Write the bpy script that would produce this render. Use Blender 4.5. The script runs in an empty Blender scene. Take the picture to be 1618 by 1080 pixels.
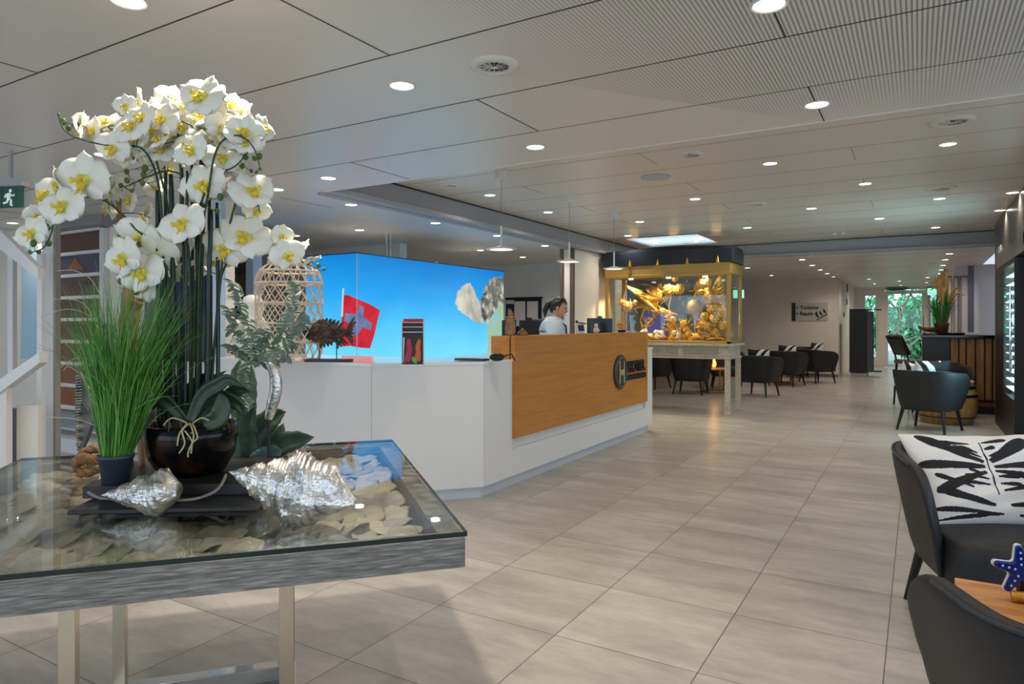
import bpy, math, random
from mathutils import Vector, Matrix, Euler
R_ = random.Random(7)
PI = math.pi
scene = bpy.context.scene
COL = scene.collection

# ------------------------------------------------------------------ camera
EYE = 1.30
YAW = math.radians(30.76)
FPX = 1077.0
cam_d = bpy.data.cameras.new('camera')
cam = bpy.data.objects.new('camera', cam_d)
COL.objects.link(cam)
cam.location = (0, 0, EYE)
cam.rotation_euler = (PI / 2, 0, YAW)
cam_d.sensor_width = 36
cam_d.lens = FPX / 1618 * 36
cam_d.shift_y = -28 / 1618
cam_d.clip_start = 0.05
cam_d.clip_end = 200
scene.camera = cam

# ------------------------------------------------------------------ world, exposure
w = bpy.data.worlds.new('world'); scene.world = w; w.use_nodes = True
bg = w.node_tree.nodes['Background']
bg.inputs[0].default_value = (0.66, 0.82, 1.0, 1)
bg.inputs[1].default_value = 4.5
vs = scene.view_settings
vs.view_transform = 'Standard'; vs.look = 'None'; vs.gamma = 1; vs.use_curve_mapping = False
vs.exposure = -0.72
LAMP_W = 40.0          # watts of one recessed downlight
LAMP_COL = (1.0, 0.86, 0.70)

# ------------------------------------------------------------------ helpers
FW = Vector((-math.sin(YAW), math.cos(YAW), 0)); RT = Vector((math.cos(YAW), math.sin(YAW), 0))
def at(px, py, z=None, d=None, X=None, Y=None):
    """the place in the room seen at a spot of the photograph, on a known height, distance or wall plane"""
    r = FW + RT * ((px - 809) / FPX) + Vector((0, 0, (512 - py) / FPX))
    if z is not None: k = (z - EYE) / r.z
    elif d is not None: k = d
    elif X is not None: k = X / r.x
    else: k = Y / r.y
    return Vector((0, 0, EYE)) + r * k

def s2l(c):
    return tuple(((v / 12.92) if v <= 0.04045 else ((v + 0.055) / 1.055) ** 2.4) for v in c)
def rgb(r, g, b): return s2l((r / 255, g / 255, b / 255))

class MB:
    def __init__(self): self.v = []; self.f = []; self.m = []; self.cur = 0
    def add(self, vs, fs, M=None):
        o = len(self.v)
        for p in vs:
            p = Vector(p)
            self.v.append(M @ p if M is not None else p)
        for f in fs:
            self.f.append(tuple(i + o for i in f)); self.m.append(self.cur)
        return self
    def box(self, a, b, M=None):
        x0, y0, z0 = a; x1, y1, z1 = b
        return self.add([(x0,y0,z0),(x1,y0,z0),(x1,y1,z0),(x0,y1,z0),(x0,y0,z1),(x1,y0,z1),(x1,y1,z1),(x0,y1,z1)],
                        [(0,3,2,1),(4,5,6,7),(0,1,5,4),(1,2,6,5),(2,3,7,6),(3,0,4,7)], M)
    def cbox(self, c, s, M=None):
        return self.box([c[i] - s[i] / 2 for i in range(3)], [c[i] + s[i] / 2 for i in range(3)], M)
    def prism(self, pts, z0, z1, M=None):
        n = len(pts)
        a = sum(pts[i][0] * pts[(i+1) % n][1] - pts[(i+1) % n][0] * pts[i][1] for i in range(n))
        if a < 0: pts = pts[::-1]
        vs = [(p[0], p[1], z0) for p in pts] + [(p[0], p[1], z1) for p in pts]
        fs = [tuple(range(n))[::-1], tuple(range(n, 2 * n))] + [(i, (i+1) % n, n + (i+1) % n, n + i) for i in range(n)]
        return self.add(vs, fs, M)
    def lathe(self, prof, n=24, M=None, cap=True):
        vs = []; fs = []
        for (r, z) in prof:
            for i in range(n):
                a = 2 * PI * i / n
                vs.append((r * math.cos(a), r * math.sin(a), z))
        for k in range(len(prof) - 1):
            for i in range(n):
                j = (i + 1) % n
                fs.append((k*n+i, k*n+j, (k+1)*n+j, (k+1)*n+i))
        if cap:
            fs.append(tuple(range(n))[::-1]); L = (len(prof)-1) * n
            fs.append(tuple(range(L, L + n)))
        return self.add(vs, fs, M)
    def tube(self, pts, r, n=8, cap=True, M=None, close=False):
        pts = [Vector(p) for p in pts]; N = len(pts)
        rs = r if isinstance(r, (list, tuple)) else [r] * N
        vs = []; fs = []; up = None
        for i, p in enumerate(pts):
            if close: t = pts[(i+1) % N] - pts[(i-1) % N]
            else: t = pts[min(i+1, N-1)] - pts[max(i-1, 0)]
            if t.length < 1e-9: t = Vector((0, 0, 1))
            t.normalize()
            if up is None:
                up = Vector((0, 0, 1)) if abs(t.z) < .9 else Vector((1, 0, 0))
            up = up - t * up.dot(t)
            if up.length < 1e-6: up = t.orthogonal()
            up.normalize(); s = t.cross(up)
            for k in range(n):
                a = 2 * PI * k / n
                vs.append(p + (up * math.cos(a) + s * math.sin(a)) * rs[i])
        for i in range(N if close else N - 1):
            a = i * n; b = ((i + 1) % N) * n
            for k in range(n):
                j = (k + 1) % n
                fs.append((a+k, a+j, b+j, b+k))
        if cap and not close:
            fs.append(tuple(range(n))[::-1]); fs.append(tuple(range((N-1)*n, N*n)))
        return self.add(vs, fs, M)
    def ball(self, c, r, nu=12, nv=8, M=None):
        if not isinstance(r, (tuple, list)): r = (r, r, r)
        vs = [(c[0], c[1], c[2] - r[2])]; fs = []
        for j in range(1, nv):
            b = -PI/2 + PI * j / nv
            for i in range(nu):
                a = 2 * PI * i / nu
                vs.append((c[0]+r[0]*math.cos(b)*math.cos(a), c[1]+r[1]*math.cos(b)*math.sin(a), c[2]+r[2]*math.sin(b)))
        vs.append((c[0], c[1], c[2] + r[2]))
        for i in range(nu): fs.append((0, 1+(i+1) % nu, 1+i))
        for j in range(nv-2):
            for i in range(nu):
                a = 1+j*nu; k = (i+1) % nu
                fs.append((a+i, a+k, a+nu+k, a+nu+i))
        L = 1+(nv-2)*nu; T = len(vs)-1
        for i in range(nu): fs.append((L+i, L+(i+1) % nu, T))
        return self.add(vs, fs, M)
    def grid(self, fn, nu, nv, M=None, closeu=False, closev=False):
        vs = [fn(i / (nu if closeu else nu-1), j / (nv if closev else nv-1)) for j in range(nv) for i in range(nu)]
        fs = []
        for j in range(nv if closev else nv-1):
            for i in range(nu if closeu else nu-1):
                a = j*nu+i; b = j*nu+(i+1) % nu; c = ((j+1) % nv)*nu+(i+1) % nu; d = ((j+1) % nv)*nu+i
                fs.append((a, b, c, d))
        return self.add(vs, fs, M)
    def build(self, name, mat, parent=None, smooth=False, bevel=0, subsurf=0, solid=0, world=True, seg=2):
        me = bpy.data.meshes.new(name)
        off = Vector((0, 0, 0))
        if parent is not None and world:
            p = parent
            while p is not None: off = off + p.location; p = p.parent
        me.from_pydata([tuple(p - off) for p in self.v], [], self.f)
        mats = mat if isinstance(mat, (list, tuple)) else [mat]
        for m in mats: me.materials.append(m)
        if len(mats) > 1: me.polygons.foreach_set('material_index', self.m)
        if smooth: me.polygons.foreach_set('use_smooth', [True] * len(me.polygons))
        me.update()
        o = bpy.data.objects.new(name, me); COL.objects.link(o)
        if parent is not None: o.parent = parent
        if solid:
            md = o.modifiers.new('s', 'SOLIDIFY'); md.thickness = solid; md.offset = 0
        if bevel:
            md = o.modifiers.new('b', 'BEVEL'); md.width = bevel; md.segments = seg; md.limit_method = 'ANGLE'
            md.angle_limit = math.radians(40)
        if subsurf:
            md = o.modifiers.new('u', 'SUBSURF'); md.levels = subsurf; md.render_levels = subsurf
        return o

def tag(o, label=None, cat=None, group=None, kind=None):
    if label: o['label'] = label
    if cat: o['category'] = cat
    if group: o['group'] = group
    if kind: o['kind'] = kind
    return o
def thing(name, label, cat, loc=(0, 0, 0), group=None):
    o = bpy.data.objects.new(name, None); COL.objects.link(o); o.location = loc
    o.empty_display_size = .1
    return tag(o, label, cat, group)
def struct(o): o['kind'] = 'structure'; return o
def copy_tree(o, parent=None, loc=None, rotz=None, scale=None, label=None, group=None):
    c = o.copy(); COL.objects.link(c); c.parent = parent
    if loc is not None: c.location = loc
    if rotz is not None: c.rotation_euler = (0, 0, rotz)
    if scale is not None: c.scale = (scale,) * 3
    if label: c['label'] = label
    if group: c['group'] = group
    for ch in list(o.children): copy_tree(ch, c)
    return c
def smooth_path(pts, n=6):
    pts = [Vector(p) for p in pts]; out = []
    for i in range(len(pts) - 1):
        p0 = pts[max(i-1, 0)]; p1 = pts[i]; p2 = pts[i+1]; p3 = pts[min(i+2, len(pts)-1)]
        for k in range(n):
            t = k / n
            out.append(.5 * ((2*p1) + (p2-p0)*t + (2*p0-5*p1+4*p2-p3)*t*t + (3*p1-p0-3*p2+p3)*t*t*t))
    out.append(pts[-1]); return out

# ------------------------------------------------------------------ materials
def mat(name, col, rough=.5, metal=0, emit=None, es=0, spec=None, sss=0):
    m = bpy.data.materials.new(name); m.use_nodes = True
    b = m.node_tree.nodes['Principled BSDF']
    b.inputs['Base Color'].default_value = (*col, 1)
    b.inputs['Roughness'].default_value = rough
    b.inputs['Metallic'].default_value = metal
    if spec is not None: b.inputs['Specular IOR Level'].default_value = spec
    if emit: b.inputs['Emission Color'].default_value = (*emit, 1); b.inputs['Emission Strength'].default_value = es
    return m
def nodes(m): return m.node_tree.nodes, m.node_tree.links, m.node_tree.nodes['Principled BSDF']
def coord(m, scale=(1, 1, 1), kind='Object', rot=(0, 0, 0)):
    N, L, B = nodes(m)
    tc = N.new('ShaderNodeTexCoord'); mp = N.new('ShaderNodeMapping')
    mp.inputs['Scale'].default_value = scale; mp.inputs['Rotation'].default_value = rot
    L.new(tc.outputs[kind], mp.inputs[0]); return mp.outputs[0]
def ramp(m, fac, stops, interp='LINEAR'):
    N, L, B = nodes(m)
    r = N.new('ShaderNodeValToRGB'); r.color_ramp.interpolation = interp
    while len(r.color_ramp.elements) < len(stops): r.color_ramp.elements.new(.5)
    for e, (p, c) in zip(r.color_ramp.elements, stops): e.position = p; e.color = (*c, 1)
    L.new(fac, r.inputs[0]); return r.outputs[0]
def noise_mat(name, stops, scale=(1, 1, 1), ns=5, detail=4, rough=.5, metal=0, bump=0, bscale=None, kind='Object', dist=0, spec=None):
    m = mat(name, stops[0][1], rough, metal, spec=spec); N, L, B = nodes(m)
    n = N.new('ShaderNodeTexNoise'); n.inputs['Scale'].default_value = ns; n.inputs['Detail'].default_value = detail
    n.inputs['Distortion'].default_value = dist
    L.new(coord(m, scale, kind), n.inputs['Vector'])
    L.new(ramp(m, n.outputs['Fac'], stops), B.inputs['Base Color'])
    if bump:
        bn = N.new('ShaderNodeBump'); bn.inputs['Strength'].default_value = bump; bn.inputs['Distance'].default_value = .01
        if bscale:
            n2 = N.new('ShaderNodeTexNoise'); n2.inputs['Scale'].default_value = bscale; n2.inputs['Detail'].default_value = 3
            L.new(coord(m, scale, kind), n2.inputs['Vector']); L.new(n2.outputs['Fac'], bn.inputs['Height'])
        else: L.new(n.outputs['Fac'], bn.inputs['Height'])
        L.new(bn.outputs[0], B.inputs['Normal'])
    return m
def wood_mat(name, c1, c2, scale=(1, 1, 1), ns=3, rough=.45, bump=.1, streak=(1, 14, 14)):
    return noise_mat(name, [(.3, c1), (.7, c2)], scale=tuple(a*b for a, b in zip(scale, streak)), ns=ns, detail=5, rough=rough, bump=bump, dist=.6)
def glass_mat(name, tint=(.97, 1, .99), ior=1.45, rough=0.0):
    m = bpy.data.materials.new(name); m.use_nodes = True; N = m.node_tree.nodes; L = m.node_tree.links
    N.remove(N['Principled BSDF']); out = N['Material Output']
    t = N.new('ShaderNodeBsdfTransparent'); t.inputs[0].default_value = (*tint, 1)
    g = N.new('ShaderNodeBsdfGlossy'); g.inputs['Roughness'].default_value = rough
    fr = N.new('ShaderNodeFresnel'); ge = N.new('ShaderNodeNewGeometry'); mr = N.new('ShaderNodeMapRange')
    mr.inputs['To Min'].default_value = ior; mr.inputs['To Max'].default_value = 1/ior
    L.new(ge.outputs['Backfacing'], mr.inputs['Value']); L.new(mr.outputs[0], fr.inputs[0])      # the sheet mirrors alike from both sides
    mx = N.new('ShaderNodeMixShader')
    L.new(fr.outputs[0], mx.inputs[0]); L.new(t.outputs[0], mx.inputs[1]); L.new(g.outputs[0], mx.inputs[2])
    L.new(mx.outputs[0], out.inputs[0]); return m
def math_node(m, op, a, b=None, clamp=False):
    N = m.node_tree.nodes; L = m.node_tree.links
    n = N.new('ShaderNodeMath'); n.operation = op; n.use_clamp = clamp
    for i, q in enumerate((a, b)):
        if q is None: continue
        if isinstance(q, (int, float)): n.inputs[i].default_value = q
        else: L.new(q, n.inputs[i])
    return n.outputs[0]

M = {}
M['wall'] = noise_mat('wall_paint', [(.3, rgb(232, 224, 212)), (.7, rgb(238, 231, 220))], ns=2, rough=.7)
M['wall_cool'] = noise_mat('office_wall_paint', [(.3, rgb(232, 239, 243)), (.7, rgb(238, 244, 247))], ns=2, rough=.7)
M['white'] = mat('white_lacquer', rgb(226, 226, 226), .45)
M['desk_white'] = mat('white_desk_laminate', rgb(222, 220, 218), .42)
M['plinth'] = mat('pale_plinth', rgb(196, 200, 206), .4)
M['trim'] = mat('grey_trim', rgb(168, 168, 172), .5)
M['dark_grey'] = mat('dark_grey_panel', rgb(74, 75, 76), .35)
M['black'] = mat('black_satin', rgb(22, 22, 23), .4)
M['black_gloss'] = mat('black_gloss', rgb(8, 8, 9), .12)
M['black_fabric'] = noise_mat('black_leather', [(.3, rgb(23, 25, 29)), (.7, rgb(32, 34, 38))], ns=30, rough=.55, bump=.15, bscale=300)
M['navy_fabric'] = noise_mat('navy_edge', [(.3, rgb(40, 48, 58)), (.7, rgb(50, 58, 70))], ns=30, rough=.6)
M['chrome'] = mat('chrome', (.8, .79, .77), .07, 1)
M['champagne'] = mat('brushed_champagne', rgb(205, 190, 165), .25, 1)
M['silver'] = noise_mat('silver_leaf', [(.3, (.36, .36, .36)), (.5, (.74, .74, .73)), (.72, (.92, .85, .68))], ns=20, detail=6, rough=.30, metal=.85, bump=.4, bscale=90)
M['gold'] = noise_mat('gold_leaf', [(.25, (.45, .20, .03)), (.55, (.86, .50, .08)), (.8, (1, .72, .2))], ns=14, detail=6, rough=.38, metal=.75, bump=.6, bscale=40)
M['gold_paint'] = mat('antique_gold_paint', (.50, .31, .075), .4, .35)
M['glass'] = glass_mat('clear_glass')
M['table_glass'] = glass_mat('table_glass', (.97, .99, .98), 1.6)
M['glass_edge'] = mat('green_glass_edge', (.005, .012, .010), .1)
M['emit_lamp'] = mat('lamp_lens', (1, 1, 1), .5, emit=(1, .97, .9), es=22)
M['oak'] = wood_mat('honey_oak', rgb(176, 112, 38), rgb(200, 134, 52), ns=1.6, streak=(6, 1, 16), rough=.42, bump=.03)
M['greywood'] = noise_mat('weathered_grey_wood', [(.3, rgb(88, 90, 92)), (.5, rgb(118, 118, 117)), (.72, rgb(168, 166, 160))], scale=(5, 5, 60), ns=1.6, detail=8, rough=.7, bump=.5)
M['driftwood'] = noise_mat('driftwood_brown', [(.3, rgb(48, 36, 28)), (.7, rgb(112, 92, 74))], ns=22, rough=.75, bump=.4)
M['fishwood'] = noise_mat('carved_grey_wood', [(.3, rgb(38, 38, 38)), (.7, rgb(120, 118, 112))], ns=16, rough=.6, bump=.3)
M['rattan'] = noise_mat('pale_rattan', [(.3, rgb(214, 190, 164)), (.7, rgb(240, 222, 200))], ns=20, rough=.6)
M['rope'] = noise_mat('brown_rope', [(.3, rgb(104, 72, 40)), (.7, rgb(160, 120, 76))], ns=60, rough=.85, bump=.6)
M['petal'] = noise_mat('white_petal', [(.3, rgb(240, 238, 214)), (.6, rgb(250, 247, 238))], ns=14, rough=.5)
M['petal_y'] = mat('yellow_petal_base', rgb(226, 226, 130), .55)
M['lip'] = noise_mat('yellow_lip', [(.35, rgb(238, 200, 24)), (.7, rgb(248, 232, 90))], ns=60, rough=.5)
M['stem'] = noise_mat('dark_green_stem', [(.3, rgb(28, 46, 30)), (.7, rgb(62, 84, 44))], ns=9, rough=.5)
M['stake'] = noise_mat('very_dark_stem', [(.3, rgb(16, 28, 26)), (.7, rgb(34, 54, 44))], ns=9, rough=.4)
M['bud'] = mat('green_bud', rgb(86, 112, 40), .5)
M['leaf_dark'] = noise_mat('dark_leaf', [(.3, rgb(24, 40, 26)), (.7, rgb(56, 76, 48))], ns=6, rough=.38)
M['leaf_blue'] = noise_mat('blue_green_leaf', [(.3, rgb(50, 90, 84)), (.7, rgb(100, 140, 130))], ns=8, rough=.5)
M['leaf_agave'] = noise_mat('agave_leaf', [(.3, rgb(36, 54, 42)), (.7, rgb(74, 96, 76))], ns=9, rough=.5, scale=(1, 1, 4))
M['eucalyptus'] = noise_mat('dusty_green_leaf', [(.3, rgb(92, 112, 96)), (.7, rgb(150, 164, 148))], ns=10, rough=.6)
M['grass'] = noise_mat('green_grass_blade', [(.3, rgb(34, 104, 22)), (.6, rgb(84, 150, 50)), (.85, rgb(150, 180, 90))], ns=9, rough=.5)
M['wheat'] = mat('straw_blade', rgb(206, 204, 150), .6)
M['root'] = mat('cream_root', rgb(196, 184, 140), .7)
M['bowl'] = noise_mat('dark_glazed_bowl', [(.60, (.003, .003, .004)), (.68, (.03, .010, .005)), (.8, (.09, .04, .012))], ns=9, detail=1, rough=.16, spec=.25)
M['potgrey'] = mat('grey_blue_pot', rgb(62, 72, 84), .5)
M['slab'] = noise_mat('black_stone', [(.3, rgb(24, 24, 25)), (.7, rgb(44, 44, 43))], ns=20, rough=.35)
M['skin'] = mat('skin', rgb(206, 158, 132), .5)
M['hair'] = mat('black_hair', rgb(24, 20, 20), .35)
M['shirt'] = mat('pale_blue_shirt', rgb(214, 226, 238), .7)
M['navy'] = mat('navy_cloth', rgb(26, 34, 62), .7)
M['paper'] = mat('paper', rgb(224, 224, 224), .7)
# ------------------------------------------------------------------ the building shell
ZL, ZH = 2.42, 2.64           # low and raised ceiling
XL, Y1, Y2 = -4.30, 4.13, 11.88   # edges of the raised ceiling
XW, XE, YS, YN = -13.0, 3.4, -3.5, 23.5

# floor: 60 cm stone tiles
m = mat('floor_tiles', rgb(150, 140, 128), .35); N, L, B = nodes(m); M['floor'] = m
tc = N.new('ShaderNodeTexCoord'); sx = N.new('ShaderNodeSeparateXYZ'); L.new(tc.outputs['Object'], sx.inputs[0])
def cell(o, off):
    a = math_node(m, 'ADD', o, off); b = math_node(m, 'DIVIDE', a, .598); return b
cx_ = cell(sx.outputs[0], 60 * .598 + .108); cy_ = cell(sx.outputs[1], 60 * .598 - 3.14)
def line(c):
    f = math_node(m, 'FRACT', c); d = math_node(m, 'SUBTRACT', f, .5); d = math_node(m, 'ABSOLUTE', d)
    return math_node(m, 'GREATER_THAN', d, .5 - .0034)
gr = math_node(m, 'MAXIMUM', line(cx_), line(cy_))
fx = math_node(m, 'FLOOR', cx_); fy = math_node(m, 'FLOOR', cy_)
cb = N.new('ShaderNodeCombineXYZ'); L.new(fx, cb.inputs[0]); L.new(fy, cb.inputs[1])
wn = N.new('ShaderNodeTexWhiteNoise'); L.new(cb.outputs[0], wn.inputs[0])
va = N.new('ShaderNodeVectorMath'); va.operation = 'SCALE'; L.new(wn.outputs['Color'], va.inputs[0]); va.inputs['Scale'].default_value = 12
vb = N.new('ShaderNodeVectorMath'); vb.operation = 'ADD'; L.new(tc.outputs['Object'], vb.inputs[0]); L.new(va.outputs[0], vb.inputs[1])
mp = N.new('ShaderNodeMapping'); mp.inputs['Scale'].default_value = (1.1, 4.2, 1); L.new(vb.outputs[0], mp.inputs[0])
n1 = N.new('ShaderNodeTexNoise'); n1.inputs['Scale'].default_value = 1.3; n1.inputs['Detail'].default_value = 4; n1.inputs['Roughness'].default_value = .56
n1.inputs['Distortion'].default_value = .15
L.new(mp.outputs[0], n1.inputs['Vector'])
mrn = N.new('ShaderNodeMapRange'); mrn.inputs['From Min'].default_value = .3; mrn.inputs['From Max'].default_value = .7; L.new(n1.outputs['Fac'], mrn.inputs['Value'])
mb_ = N.new('ShaderNodeMix'); mb_.data_type = 'RGBA'; L.new(mrn.outputs[0], mb_.inputs[0]); mb_.inputs[6].default_value = (*rgb(156, 151, 144), 1); mb_.inputs[7].default_value = (*rgb(192, 186, 177), 1)
base = mb_.outputs[2]
mxt = N.new('ShaderNodeMix'); mxt.data_type = 'RGBA'; mxt.blend_type = 'MULTIPLY'; mxt.inputs[0].default_value = 1
tv = math_node(m, 'MULTIPLY', wn.outputs['Value'], .10); tv = math_node(m, 'ADD', tv, .90)
cc = N.new('ShaderNodeCombineColor'); [L.new(tv, cc.inputs[i]) for i in range(3)]
n9 = N.new('ShaderNodeTexNoise'); n9.inputs['Scale'].default_value = 9; n9.inputs['Detail'].default_value = 8; n9.inputs['Roughness'].default_value = .7
mp9 = N.new('ShaderNodeMapping'); mp9.inputs['Scale'].default_value = (1.0, 2.4, 1); L.new(tc.outputs['Object'], mp9.inputs[0]); L.new(mp9.outputs[0], n9.inputs['Vector'])
fine = math_node(m, 'ADD', math_node(m, 'MULTIPLY', n9.outputs['Fac'], .6), .71); cf = N.new('ShaderNodeCombineColor'); [L.new(fine, cf.inputs[i]) for i in range(3)]
mf = N.new('ShaderNodeMix'); mf.data_type = 'RGBA'; mf.blend_type = 'MULTIPLY'; mf.inputs[0].default_value = 1; L.new(base, mf.inputs[6]); L.new(cf.outputs[0], mf.inputs[7]); base = mf.outputs[2]
L.new(base, mxt.inputs[6]); L.new(cc.outputs[0], mxt.inputs[7])
mx = N.new('ShaderNodeMix'); mx.data_type = 'RGBA'; L.new(gr, mx.inputs[0]); L.new(mxt.outputs[2], mx.inputs[6])
mx.inputs[7].default_value = (*rgb(84, 74, 64), 1)
L.new(mx.outputs[2], B.inputs['Base Color'])
B.inputs['Roughness'].default_value = .30
bp = N.new('ShaderNodeBump'); bp.inputs['Strength'].default_value = .25; bp.inputs['Distance'].default_value = .002
hh = math_node(m, 'SUBTRACT', 1.0, gr); L.new(hh, bp.inputs['Height']); L.new(bp.outputs[0], B.inputs['Normal'])
struct(MB().box((XW, YS, -.15), (XE, YN, 0)).build('floor', M['floor']))

# ceiling panels, finely slotted towards the right front
m = mat('ceiling_panels', rgb(198, 198, 198), .34); N, L, B = nodes(m); M['ceil'] = m
tc = N.new('ShaderNodeTexCoord'); sx = N.new('ShaderNodeSeparateXYZ'); L.new(tc.outputs['Object'], sx.inputs[0])
f = math_node(m, 'FRACT', math_node(m, 'DIVIDE', math_node(m, 'ADD', sx.outputs[0], 50), .0165))
sl = math_node(m, 'LESS_THAN', f, .42)
f2 = math_node(m, 'FRACT', math_node(m, 'DIVIDE', math_node(m, 'ADD', sx.outputs[1], 50), .05))

mk = math_node(m, 'MULTIPLY', math_node(m, 'ADD', sx.outputs[0], 1.75), .85, True)
mk2 = math_node(m, 'MULTIPLY', math_node(m, 'SUBTRACT', 4.13, sx.outputs[1]), 1.2, True)
# slots fade out where the perforation grows finer
rowmask = math_node(m, 'GREATER_THAN', math_node(m, 'ADD', sx.outputs[0], math_node(m, 'MULTIPLY', math_node(m, 'SUBTRACT', 3.5, sx.outputs[1]), .75)), -.95)
mk = math_node(m, 'MULTIPLY', math_node(m, 'MULTIPLY', mk, mk2), rowmask)
sl = math_node(m, 'MULTIPLY', sl, mk)
mx = N.new('ShaderNodeMix'); mx.data_type = 'RGBA'; L.new(sl, mx.inputs[0]); mx.inputs[6].default_value = (*rgb(226, 224, 221), 1)
mx.inputs[7].default_value = (*rgb(150, 152, 156), 1); L.new(mx.outputs[2], B.inputs['Base Color'])
cl = MB()
cl.box((XW, YS, ZL), (XE, Y1, ZL + .5)); cl.box((XW, Y1, ZL), (XL, Y2, ZL + .5)); cl.box((XW, Y2, ZL), (XE, YN, ZL + .5))
struct(cl.build('ceiling', M['ceil']))
M['ceil_high'] = mat('raised_ceiling_panels', rgb(226, 222, 214), .32)
# raised part, with the square hole of the rooflight
sk0 = at(1003, 362, z=ZH); SX0, SX1, SY0, SY1 = -3.95, -2.82, 10.15, 11.35
hc = MB()
hc.box((XL - .2, Y1 - .2, ZH), (SX0, Y2 + .2, ZH + .15)); hc.box((SX1, Y1 - .2, ZH), (XE, Y2 + .2, ZH + .15))
hc.box((SX0, Y1 - .2, ZH), (SX1, SY0, ZH + .15)); hc.box((SX0, SY1, ZH), (SX1, Y2 + .2, ZH + .15))
struct(hc.build('ceiling', M['ceil_high']))
# edges of the raised part
tr = MB()
tr.box((XL, Y1 + .01, ZL - .005), (XL + .02, Y2, ZH)); tr.box((XL, Y1 + .01, ZL - .012), (XL + .10, Y2, ZL + .03)); tr.box((XL - .09, Y1 + .01, ZL - .022), (XL, Y2, ZL + .0))
tr.box((XL + .10, Y2 - .02, ZL - .005), (XE, Y2, ZH)); tr.box((XL + .10, Y2 - .1, ZL - .012), (XE, Y2, ZL + .03))
struct(tr.build('trim_1', M['trim'], bevel=.004))
struct(MB().box((XL, Y1 - .02, ZL - .006), (XE, Y1 + .012, ZL + .05)).build('trim_2', mat('pale_edge_trim', rgb(225, 222, 216), .3)))
struct(MB().box((XL + .02, Y1, ZH - .012), (XL + .032, Y2 - .02, ZH)).box((XL + .02, Y2 - .035, ZH - .012), (XE, Y2 - .02, ZH)).build('trim_3', M['black']))
# panel joints
jm = mat('panel_joint', rgb(60, 58, 56), .9)
j = MB()
def jx(y, x0, x1, z, w=.003): j.box((x0, y - w, z - .0015), (x1, y + w, z + .002))
def jy(x, y0, y1, z, w=.003): j.box((x - w, y0, z - .0015), (x + w, y1, z + .002))
for k, y in enumerate((-1.07, -.42, .23, .88, 1.53, 2.18, 2.83)): jx(y, XW, XE, ZL)
jx(3.48, XW, XE, ZL, .0016)
for k in range(11):
    y = .88 + .65 * (k - 4)
    for x in ((-.443, -3.37, -6.3, -9.2) if k % 2 == 0 else (1.0, -1.89, -4.85, -7.8)):
        if y + .65 <= 4.2: jy(x, y, min(y + .65, 4.11), ZL)
        else: 
            if x < XL: jy(x, y, y + .65, ZL, .0012)
struct(j.build('trim_4', jm))
j = MB()
for k in range(1, 12): jx(4.45 + .65 * k, XL + .03, XE, ZH, .0011)
for k in range(0, 11):
    y = 4.45 + .65 * k
    if k % 2 == 0: [jy(x, y, y + .45, ZH, .0022) for x in (-.435, -3.3)]
    else: [jy(x, y, y + .45, ZH, .0018) for x in (-1.88, 1.0)]
for y in (12.6, 13.6, 15.2, 17.0): jx(y, XL, XE, ZL, .0011)
struct(j.build('trim_5', mat('fine_panel_joint', rgb(128, 124, 118), .8)))
# rooflight: shaft, glowing opal panel
M['skypanel'] = mat('rooflight_panel', (.6, .8, 1), .4, emit=(.62, .82, 1.0), es=1.7)
st = MB()
st.box((SX0 - .03, SY0 - .03, ZH + .1), (SX1 + .03, SY0, ZH + .3)); st.box((SX0 - .03, SY1, ZH + .1), (SX1 + .03, SY1 + .03, ZH + .3))
st.box((SX0 - .03, SY0, ZH + .1), (SX0, SY1, ZH + .3)); st.box((SX1, SY0, ZH + .1), (SX1 + .03, SY1, ZH + .3))
wo = struct(st.build('window_1', M['white']))
MB().box((SX0, SY0, ZH + .03), (SX1, SY1, ZH + .05)).build('opal_pane', M['skypanel'], wo)

# walls
wl = lambda n, a, b, mm='wall': struct(MB().box(a, b).build(n, M[mm]))
YB = 11.1
wl('wall_office_back', (-9.0, YB, 0), (-4.46, YB + .15, ZL), 'wall_cool')
wl('wall_pier', (-4.48, 8.97, 0), (XL - .005, YB, ZL - .025), 'wall')
struct(MB().box((-4.50, 8.93, 0), (-4.46, 8.97, ZL - .02)).box((-4.34, 8.93, 0), (-4.28, 8.975, ZL - .02)).build('trim_6', mat('bronze_corner', rgb(96, 78, 66), .4)))
wl('wall_lobby_far', (XW, 18.5, 0), (-1.68, 18.7, ZL))
wl('wall_passage', (-1.88, 18.7, 0), (-1.68, YN, ZL))
wl('wall_west', (XW - .15, YS, 0), (XW, YN, ZL))
wl('wall_left', (-12.9, 3.95, 0), (-5.42, 4.1, ZL), 'wall')
wl('wall_left_return', (-9.15, 7.3, 0), (-9.0, YB + .15, ZL), 'wall_cool')
wl('wall_office_side', (-9.0, 7.3, 0), (-6.15, 7.45, ZL), 'wall_cool')
struct(MB().box((XW, YS - .15, 0), (XE, YS, .25)).box((XW, YS - .15, 2.3), (XE, YS, ZL)).box((-5.1, YS - .15, .25), (-4.9, YS, 2.3)).box((-9.1, YS - .15, .25), (-8.9, YS, 2.3)).box((-1.1, YS - .15, .25), (-.9, YS, 2.3)).box((XW, YS - .15, .25), (XW + .4, YS, 2.3)).build('wall_south', M['wall']))  # unseen wall, its wide openings added to let in more daylight
struct(MB().box((XE + .16, -14, -.2), (20, 14, -.03)).box((-20, -16, -.2), (20, YS - .16, -.03)).build('ground_bounce', mat('pale_bounce', rgb(205, 200, 192), .8)))  # added pale ground out of view, throws daylight up to the ceiling
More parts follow.
